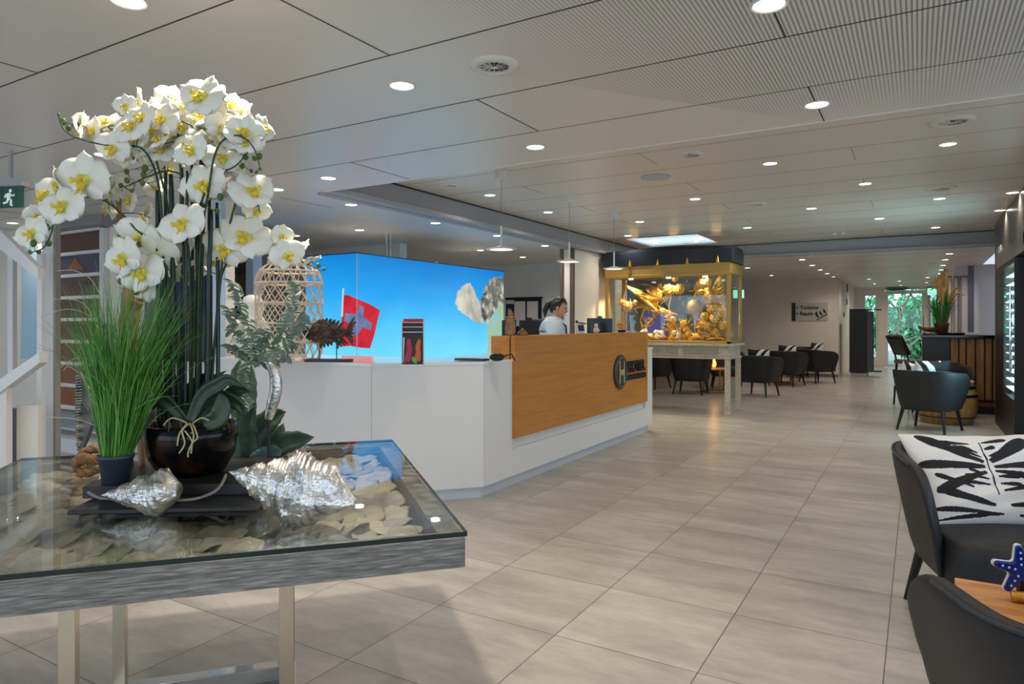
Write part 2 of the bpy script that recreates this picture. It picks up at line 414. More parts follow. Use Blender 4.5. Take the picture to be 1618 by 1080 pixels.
# east side, out of view: window openings enlarged for more daylight, then solid
wl('wall_right', (XE, 6.5, 0), (XE + .15, YN, ZH))
struct(MB().box((XE, YS, 0), (XE + .15, 6.5, .5)).box((XE, YS, 2.2), (XE + .15, 6.5, ZH)).box((XE, YS, .5), (XE + .15, YS + .3, 2.2))
       .box((XE, 1.4, .5), (XE + .15, 1.7, 2.2)).box((XE, 6.2, .5), (XE + .15, 6.5, 2.2)).build('wall_window_side', M['wall']))
struct(MB().box((-1.88, 18.42, 0), (-1.68, 18.5, .07)).box((XW, 18.48, 0), (-1.88, 18.5, .07)).build('baseboard_far', mat('grey_baseboard', rgb(120, 116, 112), .5)))
# ------------------------------------------------------------------ far end: entrance wall, door, garden
def wall_with_holes(name, y, x0, x1, z1, holes, mm, th=.15):
    b = MB(); xs = sorted(holes); cur = x0
    for (a, c, z0, zt) in xs:
        b.box((cur, y, 0), (a, y + th, z1))
        if z0 > 0: b.box((a, y, 0), (c, y + th, z0))
        b.box((a, y, zt), (c, y + th, z1)); cur = c
    b.box((cur, y, 0), (x1, y + th, z1))
    return struct(b.build(name, mm))
dx0, dx1 = at(1398, 500, Y=YN).x, at(1462, 500, Y=YN).x
wx0, wx1 = at(1364, 500, Y=YN).x, at(1387, 500, Y=YN).x
vx0, vx1 = at(1467, 500, Y=YN).x, at(1489, 500, Y=YN).x
wall_with_holes('wall_entrance', YN, -1.68, XE, ZL, [(wx0, wx1, .25, 2.22), (dx0, dx1, 0, 2.34), (vx0, vx1, .9, 2.3)], M['wall'])
def frame_window(name, x0, x1, z0, z1, y, t=.05):
    f = MB(); f.box((x0, y + .02, z0), (x0 + t, y + .1, z1)); f.box((x1 - t, y + .02, z0), (x1, y + .1, z1))
    f.box((x0 + t, y + .02, z1 - t), (x1 - t, y + .1, z1)); f.box((x0 + t, y + .02, z0), (x1 - t, y + .1, z0 + t))
    o = struct(f.build(name, M['white']))
    MB().box((x0 + t, y + .05, z0 + t), (x1 - t, y + .058, z1 - t)).build('window_pane', M['glass'], o)
    return o
frame_window('window_2', wx0, wx1, .25, 2.22, YN); frame_window('window_3', vx0, vx1, .9, 2.3, YN)
d = frame_window('door_1', dx0, dx1, .01, 2.30, YN, .09); 
# the curving white lattice over the glass of the door
lt = MB(); cxm = (dx0 + dx1) / 2; yy = YN + .02
def arcp(pts, r=.026): lt.tube([(p[0], yy, p[1]) for p in smooth_path([(a, b, 0) for a, b in pts], 6)], r, 6)
hw = (dx1 - dx0) / 2 - .09
for s0 in (0,):
    arcp([(cxm - hw, 2.0), (cxm - hw*.45, 1.8), (cxm + hw*.1, 1.98), (cxm + hw*.35, 2.22)])
    arcp([(cxm + hw*.35, 2.22), (cxm + hw*.6, 2.0), (cxm + hw, 1.82)])
    arcp([(cxm - hw*.45, 1.8), (cxm - hw*.3, 1.5), (cxm - hw*.4, 1.1), (cxm - hw*.1, .8), (cxm + hw*.25, .62)])
    arcp([(cxm - hw*.4, 1.1), (cxm - hw, .85)]); arcp([(cxm + hw*.25, .62), (cxm + hw, .95)])
    arcp([(cxm + hw*.25, .62), (cxm + hw*.22, .1)]); arcp([(cxm - hw*.45, 1.8), (cxm - hw*.2, 1.62), (cxm + hw*.1, 1.98)])
lt.build('door_lattice', M['white'], d)
MB().tube([(dx1 - .2, YN - .04, .95), (dx1 - .55, YN - .04, .78)], .012).build('door_handle', M['chrome'], d)
tag(MB().box((dx0 + .05, YN - .09, 2.335), (dx0 + .6, YN, 2.39)).box((dx0 + .1, YN - .06, 2.31), (dx0 + .5, YN - .02, 2.335)).build('door_closer', M['dark_grey']),
    'dark door closer box above the far glass entrance door', 'door closer')
# garden outside
struct(MB().box((-14, YN + .16, -.2), (14, 40, -.03)).build('ground_terrace', noise_mat('terrace_ground', [(.3, rgb(90, 110, 80)), (.7, rgb(140, 150, 120))], ns=3)))
M['hedge'] = noise_mat('garden_leaf', [(.3, rgb(30, 120, 70)), (.7, rgb(120, 214, 150))], ns=2.5, rough=.5)
def bush(name, c, r, n, label, cat='bush', leaf=.16, seed=1, mm='hedge'):
    rr = random.Random(seed); b = MB()
    for _ in range(n):
        v = Vector((rr.gauss(0, 1), rr.gauss(0, 1), rr.gauss(0, 1))).normalized() * (rr.random() ** .4)
        p = Vector((c[0] + v.x*r[0], c[1] + v.y*r[1], c[2] + v.z*r[2]))
        e = Euler((rr.uniform(0, 6), rr.uniform(0, 6), rr.uniform(0, 6))).to_matrix().to_4x4(); Mx = Matrix.Translation(p) @ e
        s = leaf * rr.uniform(.6, 1.2)
        b.add([(-s, 0, 0), (0, -s*.4, .02), (s, 0, 0), (0, s*.4, .02)], [(0, 1, 2, 3)], Mx)
    t = thing(name, label, cat, (c[0], c[1], 0)); b.build('foliage', M[mm], t)
    MB().tube([(c[0], c[1], -.05), (c[0], c[1], c[2])], .06).build('trunk', M['driftwood'], t); return t
bush('garden_bush', (-1.9, 26.6, 1.0), (.9, .8, 1.0), 1500, 'bright green bush outside behind the left pane of the entrance door', seed=3)
bush('garden_bush', (.1, 27.8, 1.1), (1.05, .8, 1.15), 2200, 'rounded bright green bush outside in the middle of the entrance door glass', seed=4)
bush('garden_bush', (2.25, 27.0, .9), (1.0, .9, 1.0), 1500, 'green bush outside to the right of the entrance door', seed=5)
bush('garden_tree', (-2.2, 33, 2.6), (2.6, 1.5, 1.6), 1100, 'tall tree crown behind the bushes at the top left of the door glass', 'tree', .2, 6)
bush('garden_tree', (2.6, 34, 2.9), (2.6, 1.5, 1.6), 1100, 'tall tree crown behind the bushes at the top right of the door glass', 'tree', .2, 8)

# coat rack / black cabinet by the entrance
pr = at(1387, 583, z=0)
t = thing('coat_locker', 'tall black open-sided locker unit on a pale plinth near the entrance', 'cabinet', (-1.5, 20.8, 0))
yk = 18.9; a0 = at(1342, 500, Y=yk).x; a1 = at(1370, 500, Y=yk).x
t.location = ((a0 + a1) / 2, yk + .3, 0)
MB().box((a0, yk, .1), (a1, yk + .6, 1.68)).build('side_panel', M['black'], t, bevel=.006)
MB().box((a1, yk + .02, .12), (a1 + .12, yk + .05, 1.62)).box((a1, yk + .55, .12), (a1 + .12, yk + .58, 1.62)).build('back_panel', M['dark_grey'], t)
MB().box((a0 + .02, yk + .02, 0), (a1, yk + .58, .1)).build('plinth', M['trim'], t)
for z in (.3, 1.25, 1.56): MB().box((a1, yk + .05, z), (a1 + .1, yk + .55, z + .02)).build('shelf', M['paper'], t)
MB().tube([(a1 - .02, yk + .3, 1.66), (a1 + .3, yk + .3, 1.66)], .014).build('rail', M['black'], t)
MB().box((a1 + .0, yk + .1, .12), (a1 + .3, yk + .5, .15)).build('foot_shelf', M['black'], t)
# wall items near the sign
y = 18.49
sc = at(1270, 491, Y=18.5); W_ = (at(1308, 491, Y=18.5) - at(1252, 491, Y=18.5)).x
sx0 = at(1251.5, 491, Y=18.5).x; sx1 = at(1308, 491, Y=18.5).x; sz0 = at(1270, 506.5, Y=18.5).z; sz1 = at(1270, 478.5, Y=18.5).z
t = thing('direction_sign', 'silver wall sign with black bar, two lines of text and a bird drawing', 'sign', ((sx0 + sx1)/2, 18.48, (sz0 + sz1)/2))
MB().box((sx0 + .06, 18.482, sz0), (sx1, 18.499, sz1)).build('plate', mat('brushed_sign_plate', rgb(196, 192, 184), .35, .3), t)
MB().box((sx0, 18.478, sz0 - .005), (sx0 + .085, 18.499, sz1 + .005)).build('black_bar', M['black'], t)
def text_obj(s, size, M4, mm, parent, name='lettering', ext=.004, align='LEFT', sx=1.0, bold=0):
    cu = bpy.data.curves.new(name, 'FONT'); cu.body = s; cu.size = size; cu.extrude = ext; cu.align_x = align; cu.offset = bold
    tmp = bpy.data.objects.new('tmp', cu); COL.objects.link(tmp)
    dg = bpy.context.evaluated_depsgraph_get(); me = bpy.data.meshes.new_from_object(tmp.evaluated_get(dg))
    bpy.data.objects.remove(tmp)
    off = Vector((0, 0, 0)); p = parent
    while p is not None: off += p.location; p = p.parent
    me.transform(Matrix.Translation(-off) @ M4 @ Matrix.Diagonal((sx, 1, 1, 1))); me.materials.clear(); me.materials.append(mm)
    o = bpy.data.objects.new(name, me); COL.objects.link(o); o.parent = parent; return o
RX = Matrix.Rotation(PI/2, 4, 'X')
u = (sx1 - sx0)
text_obj('\u2022 Toilette', .135, Matrix.Translation((sx0 + .10, 18.478, sz1 - .16)) @ RX, M['black'], t, bold=.002)
text_obj('\u2022 Raum 4', .135, Matrix.Translation((sx0 + .10, 18.478, sz1 - .31)) @ RX, M['black'], t, bold=.004)
bd = MB()
bx = sx0 + u * .69
bd.tube([(bx + .01, 18.478, sz0 + .02), (bx + u*.30, 18.478, sz0 + .17)], .012, 6)
for k in range(3):
    q = Vector((bx + .02 + k*.085, 18.477, sz0 + .12 + k*.05))
    bd.add([q + Vector((-.03, 0, .09)), q + Vector((.04, 0, -.02)), q + Vector((0, 0, -.04)), q + Vector((-.04, 0, .02))], [(0, 1, 2, 3)])
bd.build('bird_drawing', M['black'], t)
# entrance-corner signs and switches on the passage wall
for (px, y0, y1, nm, lb) in ((1338, 449, 461, 'wall_plaque', 'upper small dark plaque on the passage wall corner'), (1337.5, 472, 481, 'wall_plaque', 'middle small dark plaque on the passage wall corner'), (1332.5, 493, 500, 'light_switch', 'small black light switch near the passage corner')):
    p0 = at(px, y0, X=-1.68); p1 = at(px, y1, X=-1.68)
    tag(MB().box((-1.679, p0.y - .05, p1.z), (-1.655, p0.y + .1, p0.z)).build(nm, M['dark_grey']), lb, nm.split('_')[-1])

# hanging exit signs
def exit_sign(loc, wd, ht, label, rot=0, runner=False):
    t = thing('exit_sign', label, 'exit sign', loc); t.rotation_euler = (0, 0, rot)
    MB().box((-wd/2 - .02, -.035, 0), (wd/2 + .02, .035, .05)).build('housing', M['trim'], t, world=False)
    MB().box((-wd/2, -.006, -ht), (wd/2, .006, 0)).build('lit_panel', (mat('green_sign_dark', rgb(10, 60, 44), .5, emit=rgb(8, 70, 50), es=.35) if runner else M['exitlit']), t, world=False)
    MB().box((-.01, -.01, .05), (.01, .01, max(.02, ZL - loc[2] + 0.0))).build('hanger', M['trim'], t, world=False)
    if runner:
        b = MB(); s = ht; y = -.009
        def lim(pts, r): b.tube([(p[0]*s, y, p[1]*s) for p in pts], r*s, 6)
        b.ball((.05*s, y, -.2*s), (.085*s, .004, .085*s)); lim([(.0, -.32), (-.06, -.55)], .09)
        lim([(.02, -.33), (.18, -.45), (.28, -.38)], .035); lim([(-.02, -.33), (-.2, -.38), (-.27, -.52)], .035)
        lim([(-.06, -.55), (.1, -.66), (.08, -.88), (.16, -.9)], .05); lim([(-.06, -.55), (-.14, -.74), (-.34, -.78)], .05)
        b.build('running_figure', mat('sign_white', (.8, .9, .85), .5, emit=(.8, 1, .9), es=.4), t, world=False)
        MB().box((-wd/2, -.008, -ht), (-wd/2 + .03, -.004, 0)).box((wd/2 - .03, -.008, -ht), (wd/2, -.004, 0)).build('side_band', mat('sign_green_band', rgb(20, 90, 66), .5), t, world=False)
    return t
M['exitlit'] = mat('lit_green_panel', (.2, .9, .6), .4, emit=(.35, 1, .72), es=2.2)
p = at(1478, 455, Y=19.0); exit_sign((p.x, p.y, p.z), .32, .16, 'lit green exit sign hanging near the entrance behind the tall plant')
p = at(1167, 458, Y=15.0); exit_sign((p.x, p.y, p.z), .22, .17, 'lit green exit sign seen behind the gold display case corner')
p = at(17, 300, d=4.4); exit_sign((p.x, p.y, p.z + .02), .19, .135, 'dark green exit sign with running figure at the far left', rot=.35, runner=True)

# ------------------------------------------------------------------ right side: wall behind the bar, column, glazed panels
struct(MB().box((.62, 16.0, 0), (XE, 16.12, ZL)).build('wall_bar_back', mat('bar_back_wall', rgb(222, 220, 224), .5)))
cpx = at(1534, 500, Y=15.7)
struct(MB().box((cpx.x - .04, 15.7, 0), (cpx.x + .05, 15.8, ZL)).build('wall_column', mat('slate_column', rgb(92, 94, 108), .5)))
for (xa, xb, lb) in ((1497, 1504, 'narrow'), (1507, 1514, 'middle'), (1517, 1531, 'wide')):
    a = at(xa, 500, Y=15.95).x; b = at(xb, 500, Y=15.95).x; zt = at(xa, 436, Y=15.95).z
    o = tag(MB().box((a, 15.94, .1), (a + .02, 15.99, zt)).box((b - .02, 15.94, .1), (b, 15.99, zt)).box((a, 15.94, zt - .03), (b, 15.99, zt)).build('panel_frame', mat('rose_frame', rgb(150, 130, 134), .4)),
        lb + ' framed panel on the pale wall behind the bar, left of the slate column', 'wall panel')
    MB().box((a + .02, 15.96, .1), (b - .02, 15.97, zt - .03)).build('panel_glass', mat('milky_panel', rgb(214, 212, 220), .15), o)
# bright stair opening: lit opal panel in the ceiling over the bar
pc0 = at(1545, 428, z=ZL)
wo = struct(MB().box((1.05, 12.3, ZL - .004), (3.3, 12.36, ZL + .02)).build('window_4', M['white']))
MB().box((1.05, 12.36, ZL - .006), (3.3, 15.4, ZL - .002)).build('opal_pane', mat('opal_light', (.8, .86, 1), .4, emit=(.72, .8, 1), es=1.3), wo)

# dark cupboard wall with fridge
XF = .89
t = thing('service_wall_unit', 'tall dark grey unit with a black doorway and white marks at the right edge', 'cabinet', (XF + .3, 9.5, 0))
g = MB()
ya, yb = at(1574, 500, X=XF).y, 11.05
yd = at(1589, 500, X=XF).y      # near side of the doorway
zt1 = at(1574, 393, X=XF).z
g.box((XF, 6.3, 2.02), (XF + .6, yb, ZH - .01)); g.box((XF, ya + .02, 0), (XF + .6, yb, 2.02)); g.box((XF, 6.3, 0), (XF + .6, 6.9, 2.02))
g.build('carcass', mat('taupe_grey_panel', rgb(96, 92, 88), .3), t, bevel=.004)
MB().box((XF - .006, yd, .0), (XF + .02, ya + .02, 2.02)).build('black_opening_sheet', M['black'], t)  # flat black sheet stands in for the dark of the opening
MB().box((XF - .01, ya + .03, 0), (XF, yb, ZH - .02)).build('edge_panel', mat('bronze_mirror', rgb(126, 120, 112), .2, .6), t)
g = MB()
yw0 = at(1618, 340, X=XF).y - .25
g.box((XF - .008, yw0, 2.26), (XF, yw0 + .22, 2.42)); g.build('mark', M['black'], t)
g = MB(); g.box((XF - .008, yw0 + .02, 2.08), (XF, yw0 + .26, 2.10)); g.box((XF - .008, yw0 + .02, 2.19), (XF, yw0 + .26, 2.21)); g.box((XF - .008, yw0 + .02, 2.10), (XF, yw0 + .05, 2.19)); g.box((XF - .008, yw0 + .23, 2.10), (XF, yw0 + .26, 2.19)); g.build('mark', M['black'], t)
g = MB(); ym = at(1578, 380, X=XF).y
for k in range(3): g.tube([(XF - .003, ym - .13*k - .03, 2.2), (XF - .003, ym - .13*k - .06, 2.28), (XF - .003, ym - .13*k - .1, 2.2), (XF - .003, ym - .13*k - .13, 2.22)], .008, 5)
g.build('white_script', M['white'], t)
fy0, fy1 = at(1606, 500, X=XF).y, yd - .02
t2 = thing('bottle_fridge', 'tall glass-door fridge with lit blue-white shelves in the dark unit', 'fridge', (XF + .1, (fy0 + fy1)/2, 0))
ff = MB(); z0f, z1f = .25, 2.0
ff.box((XF - .02, fy0 - .05, z0f), (XF + .5, fy0, z1f)); ff.box((XF - .02, fy1, z0f), (XF + .5, fy1 + .015, z1f)); ff.box((XF - .02, fy0, z1f - .05), (XF + .5, fy1, z1f)); ff.box((XF - .02, fy0, 0.02), (XF + .5, fy1, z0f + .25))
ff.build('housing', M['black'], t2)
MB().box((XF + .42, fy0, z0f + .25), (XF + .44, fy1, z1f - .05)).build('back_light', mat('fridge_back_light', (.3, .6, .8), .4, emit=(.25, .62, .85), es=1.6), t2)
M['shelf_lit'] = mat('fridge_shelf_light', (.8, .95, 1), .4, emit=(.75, .95, 1), es=4.5)
for k in range(14):
    z = z0f + .32 + k * .098
    MB().box((XF + .0, fy0 + .01, z), (XF + .4, fy1 - .01, z + .012)).build('shelf', M['shelf_lit'], t2)
M['bottle'] = mat('bottle_glass', rgb(60, 110, 120), .1)
b0 = MB().lathe([(.028, 0), (.03, .01), (.03, .045), (.012, .065), (.011, .08)], 10).build('bottle', M['bottle'])
tag(b0, 'small bottle on a lit shelf of the glass-door fridge', 'bottle', 'bottles on the lit shelves of the fridge')
n = 0
ORD = 'topmost second third fourth fifth sixth seventh eighth ninth tenth eleventh twelfth thirteenth lowest'.split()
for k in range(14):
    for q in range(3):
        o = b0 if n == 0 else b0.copy()
        if n: COL.objects.link(o)
        o.location = (XF + .05 + .05*q, fy0 + .1 + q * (fy1 - fy0 - .2) / 2, z0f + .3325 + k * .098); n += 1
        o['label'] = 'small bottle on the ' + ORD[13 - k] + ' lit shelf of the fridge, ' + ('nearest the camera', 'middle one', 'farthest in')[q]
MB().box((XF - .018, fy0, z0f + .25), (XF - .012, fy1, z1f - .05)).build('door_glass', glass_mat('fridge_glass', (.95, 1, 1), 1.12), t2)
MB().tube([(XF - .05, fy0 + .02, .8), (XF - .05, fy0 + .02, 1.7)], .012).build('door_handle', M['chrome'], t2)

# ------------------------------------------------------------------ bar
YBAR = 12.0
bx0 = at(1457, 540, Y=YBAR).x; bx1 = at(1501, 540, Y=YBAR).x
t = thing('bar_counter', 'bar counter with black end and vertical wooden slat front under a black top', 'bar', (1.2, YBAR + .3, 0))
MB().box((bx0, YBAR - .0, .0), (bx1, YBAR + .6, 1.1)).build('black_end_panel', M['black'], t, bevel=.004)
MB().box((bx0 - .02, YBAR - .03, 1.1), (XE - .01, YBAR + .65, 1.14)).build('countertop', M['black_gloss'], t, bevel=.004)
MB().box((bx1, YBAR + .06, .08), (XE - .01, YBAR + .6, 1.1)).build('backing', mat('dark_brown_backing', rgb(40, 24, 14), .6), t)
sl = MB(); x = bx1 + .01
rr = random.Random(5)
while x < 2.2:
    wd = rr.choice((.05, .07, .09)); sl.box((x, YBAR + .02 + rr.uniform(0, .012), .2), (x + wd, YBAR + .06, 1.09)); x += wd + .022
sl.build('slat_front', wood_mat('bar_slat_wood', rgb(116, 74, 34), rgb(160, 110, 56), ns=3, streak=(10, 10, 1.2)), t)
MB().box((bx1, YBAR - .12, .12), (XE - .01, YBAR + .06, .16)).build('foot_ledge', mat('red_brown_ledge', rgb(110, 52, 34), .4), t)
MB().box((bx1, YBAR + .02, 0), (XE - .01, YBAR + .1, .12)).build('kick_board', M['black'], t)
# things on the bar
bp_ = at(1488, 529, Y=YBAR + .25); bpx = at(1488, 500, Y=YBAR + .25).x
t = thing('feather_grass_plant', 'tall potted green grass with golden plumes on the bar', 'plant', (bpx, YBAR + .25, 1.14))
MB().lathe([(.07, 0), (.1, .17), (.105, .18), (.095, .18), (.09, .15)], 18).build('pot', mat('brown_pot', rgb(110, 66, 52), .5), t, world=False, smooth=True)
g = MB(); rr = random.Random(9)
for _ in range(170):
    a = rr.uniform(0, 2*PI); l = rr.uniform(.3, .62); sp = rr.uniform(.02, .22)
    g.tube([(.05*math.cos(a), .05*math.sin(a), .15), (.06*math.cos(a) + sp*.3*math.cos(a), .06*math.sin(a) + sp*.3*math.sin(a), .15 + l*.55), (sp*1.2*math.cos(a), sp*1.2*math.sin(a), .15 + l)], [.004, .0035, .001], 3, cap=False)
g.build('grass_blades', M['grass'], t, world=False)
M['plume'] = mat('golden_plume', rgb(214, 170, 104), .8)
for q in range(20):
    a = rr.uniform(0, 2*PI); h = rr.uniform(.5, .98); sp = rr.uniform(.0, .1) if h > .7 else rr.uniform(.08, .22); g = MB()
    base = Vector((sp*.5*math.cos(a), sp*.5*math.sin(a), .45)); tip = Vector((sp*math.cos(a), sp*math.sin(a), h)); nod = tip + Vector((.1*math.cos(a), .06*math.sin(a), -.03))
    ps = smooth_path([base, tip, nod], 5); g.tube(ps, [.004 + .027*min(1, k/3)*(1 - k/(len(ps))) for k in range(len(ps))], 6)
    g.build('plume', M['plume'], t, world=False)
sp_ = at(1469, 500, Y=YBAR + .2).x
t = thing('ship_model', 'small brown sailing ship ornament with tall masts on the bar end', 'ornament', (sp_, YBAR + .2, 1.14))
M['bronze'] = noise_mat('bronze_brown', [(.3, rgb(60, 32, 16)), (.7, rgb(170, 116, 70))], ns=20, rough=.35, metal=.4)
g = MB(); g.cbox((0, 0, .012), (.2, .09, .024)); g.tube([(-.07, 0, .02), (-.07, 0, .05)], .008); g.tube([(.07, 0, .02), (.07, 0, .05)], .008); g.build('stand', M['driftwood'], t, world=False)
g = MB().grid(lambda u, v: (-.15 + .3*u, (.045*math.sin(PI*min(1, .12+u*.88))**.6)*math.cos(PI*v), .11 - .065*math.sin(PI*v)*(math.sin(PI*(.1+.8*u))**.4) + .03*(2*u-1)**2), 14, 9)
g.build('hull', M['bronze'], t, world=False, solid=.006)
for k, (x, h) in enumerate(((-.08, .3), (0, .37), (.08, .27))):
    m_ = MB().tube([(x, 0, .08), (x, 0, h)], .004).build('mast', M['driftwood'], t, world=False)
    for q, (z, wd) in enumerate(((h*.45, .075), (h*.7, .06), (h*.9, .035))):
        MB().grid(lambda u, v: (x + .012 - .02*math.sin(PI*v), (u-.5)*wd*1.6, z - .04 + .07*v*(h/.37)), 5, 5).build('sail', M['bronze'], t, world=False, solid=.002)
t = thing('serving_tray', 'black serving tray on the bar beside the plant pot', 'tray', (at(1507, 500, Y=YBAR + .2).x, YBAR + .2, 1.14))
MB().lathe([(.13, 0), (.15, .035), (.145, .035), (.125, .006)], 24).build('dish', M['black'], t, world=False, smooth=True)
t = thing('folded_napkins', 'white folded cloth beside a dark tray on the right end of the bar', 'napkins', (at(1537, 500, Y=YBAR + .2).x, YBAR + .2, 1.14))
for k in range(3): MB().box((-.1 + .01*k, -.07, .012*k), (.1 - .01*k, .07, .012*k + .011)).build('cloth_layer', M['paper'], t, world=False, bevel=.004)
# ------------------------------------------------------------------ reception desk
XD = -2.79
t = thing('reception_desk', 'white angular reception desk with a honey oak front panel and round emblem', 'reception desk', (-3.2, 5.5, 0))
P1 = (-3.354, 3.666); P2 = (XD, 4.27); YN1, YE = 4.69, 8.02
def inner(o): return o
def off(i, zz=0):   # outline of the body inset by i
    return [(-5.15, P1[1] + i), (P1[0] - i*.41, P1[1] + i), (P2[0] - i, P2[1] + i*.41), (XD - i, YE - i), (XD - .75, YE - i), (XD - .75, 4.75), (-3.65, 4.5), (-5.15, 4.5)]
b = MB(); b.prism(off(.035), 0, .085); b.build('plinth', M['plinth'], t)
b = MB()
# body: three facets and the band under the oak panel
def slabp(p, q, th, z0, z1, bb):
    p = Vector((p[0], p[1], 0)); q = Vector((q[0], q[1], 0)); dd = (q - p).normalized(); n = Vector((-dd.y, dd.x, 0))
    bb.prism([(p.x, p.y), (q.x, q.y), ((q + n*th).x, (q + n*th).y), ((p + n*th).x, (p + n*th).y)], z0, z1)
slabp((-5.15, P1[1]), P1, .03, .085, 1.0, b)
b.build('front_panel', M['desk_white'], t)
b = MB(); slabp((P1[0] + .004, P1[1] + .004), P2, .03, .085, 1.0, b); b.build('corner_panel', M['desk_white'], t)
b = MB(); b.box((XD - .03, P2[1] + .003, .085), (XD, YN1, 1.0)); b.box((XD - .03, YN1, .085), (XD, YE, .30)); b.box((XD - .05, YN1, .30), (XD - .03, YE, 1.0)); b.box((XD - .03, 7.80, .30), (XD, YE, 1.0)); b.box((XD - .75, YE, .085), (XD, YE + .02, 1.0))
b.build('side_panel', M['desk_white'], t)
b = MB(); b.prism([(-5.15, P1[1] - .006), (P1[0] + .002, P1[1] - .006), (P2[0] + .006, P2[1] - .002), (XD + .006, YN1), (XD - .2, YN1), (XD - .2, YE - .3), (XD, 7.83), (XD + .006, 7.83), (XD + .006, YE + .03), (XD - .75, YE + .03), (XD - .75, 4.75), (-3.75, 4.5), (-5.15, 4.5)], 1.0, 1.02)
b.build('worktop', mat('glossy_white_top', rgb(232, 232, 232), .12), t)
b = MB(); b.box((XD - .75, 4.8, 0), (XD - .72, YE, .98)); b.box((-5.15, 4.45, 0), (-3.7, 4.48, .98)); b.build('rear_panel', M['desk_white'], t)
b = MB(); b.box((XD - .20, YN1, 1.02), (XD - .012, 7.80, 1.205)); b.box((XD - .026, YN1 - .0, .385), (XD + .022, 7.815, 1.205)); b.build('oak_panel', M['oak'], t, bevel=.002)
# emblem and letters
ey, ez, er = 6.93, .785, .185
em = Matrix.Translation((XD + .022, ey, ez)) @ Matrix.Rotation(PI/2, 4, 'Y')
MB().lathe([(er, 0), (er, .018), (er - .02, .024)], 48, em).build('emblem', mat('charcoal_emblem', rgb(48, 48, 46), .4), t)
MB().tube([(XD + .048, ey + .155*math.cos(a*PI/24), ez + .155*math.sin(a*PI/24)) for a in range(48)], .006, 6, close=True).build('emblem_ring', mat('olive_ring', rgb(104, 106, 78), .4), t)
g = MB()
for s in (-1, 1): g.box((XD + .044, ey + s*.06 - .011, ez - .12), (XD + .052, ey + s*.06 + .011, ez + .12))
g.build('emblem_letter', mat('pale_letter', rgb(176, 172, 138), .4), t)
g = MB(); q = XD + .05
g.add([(q, ey - .055, ez + .025), (q, ey + .055, ez + .025), (q, ey + .05, ez - .005), (q, ey, ez - .045), (q, ey - .05, ez - .005)], [(0, 1, 2, 3, 4)]); g.build('emblem_chevron', mat('yellow_chevron', rgb(206, 178, 44), .4), t, solid=.004)
RT4 = Matrix.Rotation(PI/2, 4, 'Z') @ Matrix.Rotation(PI/2, 4, 'X')
text_obj('HOTEL', .165, Matrix.Translation((XD + .03, ey + er + .02, ez - .015)) @ RT4, M['black'], t, ext=.01, sx=1.08, bold=.008)
g = MB(); yy = ey + er + .03
rr = random.Random(2)
for k in range(12):
    wd = .034; g.box((XD + .022, yy, ez - .105), (XD + .034, yy + wd, ez - .045)); g.box((XD + .022, yy, ez - .082), (XD + .033, yy + .05, ez - .07)); yy += .05
g.build('small_letters', M['black'], t)

# ------------------------------------------------------------------ lit picture wall behind the desk
XB, YBX, ZT = -5.30, 5.57, 2.08
YB2, XB2 = 8.66, -6.10
t = thing('light_box_wall', 'tall backlit blue picture wall with snowy mountain top and red flag', 'light wall', (XB - .3, 7.0, 0))
def grad(name, z0, z1):
    m = mat(name, (0, 0, 0), .25); N, L, B = nodes(m)
    tc = N.new('ShaderNodeTexCoord'); s = N.new('ShaderNodeSeparateXYZ'); L.new(tc.outputs['Object'], s.inputs[0])
    f = math_node(m, 'DIVIDE', math_node(m, 'SUBTRACT', s.outputs[2], z0), z1 - z0, True)
    n = N.new('ShaderNodeTexNoise'); n.inputs['Scale'].default_value = 1.3; L.new(tc.outputs['Object'], n.inputs['Vector'])
    f = math_node(m, 'ADD', f, math_node(m, 'MULTIPLY', math_node(m, 'SUBTRACT', n.outputs['Fac'], .5), .25))
    c = ramp(m, f, [(0.0, rgb(120, 224, 255)), (.30, rgb(84, 202, 254)), (.62, rgb(34, 164, 244)), (1, rgb(12, 126, 208))])
    L.new(c, B.inputs['Emission Color']); B.inputs['Emission Strength'].default_value = 1.66; return m
M['sky_print'] = grad('printed_sky_backlit', .9, 2.1)
MB().box((XB2, YBX + .02, .3), (XB - .02, YB2 - .02, ZT - .02)).build('box_body', M['white'], t)
MB().box((XB - .02, YBX + .01, .3), (XB, YB2, ZT)).build('lit_face', M['sky_print'], t)
MB().box((XB2, YBX, .3), (XB, YBX + .01, ZT)).build('lit_face', M['sky_print'], t)
MB().box((XB - .004, YBX - .0015, .3), (XB + .0015, YBX + .004, ZT)).build('corner_profile', M['sky_edge'] if 'sky_edge' in M else M['white'], t)
MB().box((XB - .03, YBX, ZT), (XB + .004, YB2, ZT + .012)).box((XB2, YBX - .004, ZT), (XB, YBX + .02, ZT + .012)).build('top_profile', M['dark_grey'], t)
MB().box((XB2, YBX, 0), (XB, YB2, .3)).build('base_panel', M['white'], t)
def em_mat(name, stops, ns=6, es=1.4, scale=(1, 1, 1), detail=6):
    m = mat(name, (0, 0, 0), .3); N, L, B = nodes(m)
    n = N.new('ShaderNodeTexNoise'); n.inputs['Scale'].default_value = ns; n.inputs['Detail'].default_value = detail; n.inputs['Distortion'].default_value = .8
    L.new(coord(m, scale), n.inputs['Vector']); L.new(ramp(m, n.outputs['Fac'], stops), B.inputs['Emission Color']); B.inputs['Emission Strength'].default_value = es; return m
snow = em_mat('printed_snow', [(.3, rgb(170, 170, 150)), (.5, rgb(214, 210, 196)), (.75, rgb(240, 238, 226))], 4)
rock = em_mat('printed_rock', [(.32, rgb(52, 60, 66)), (.5, rgb(140, 140, 132)), (.66, rgb(232, 228, 216))], 7)
redm = em_mat('printed_red', [(.3, rgb(196, 22, 40)), (.7, rgb(236, 52, 72))], 5)
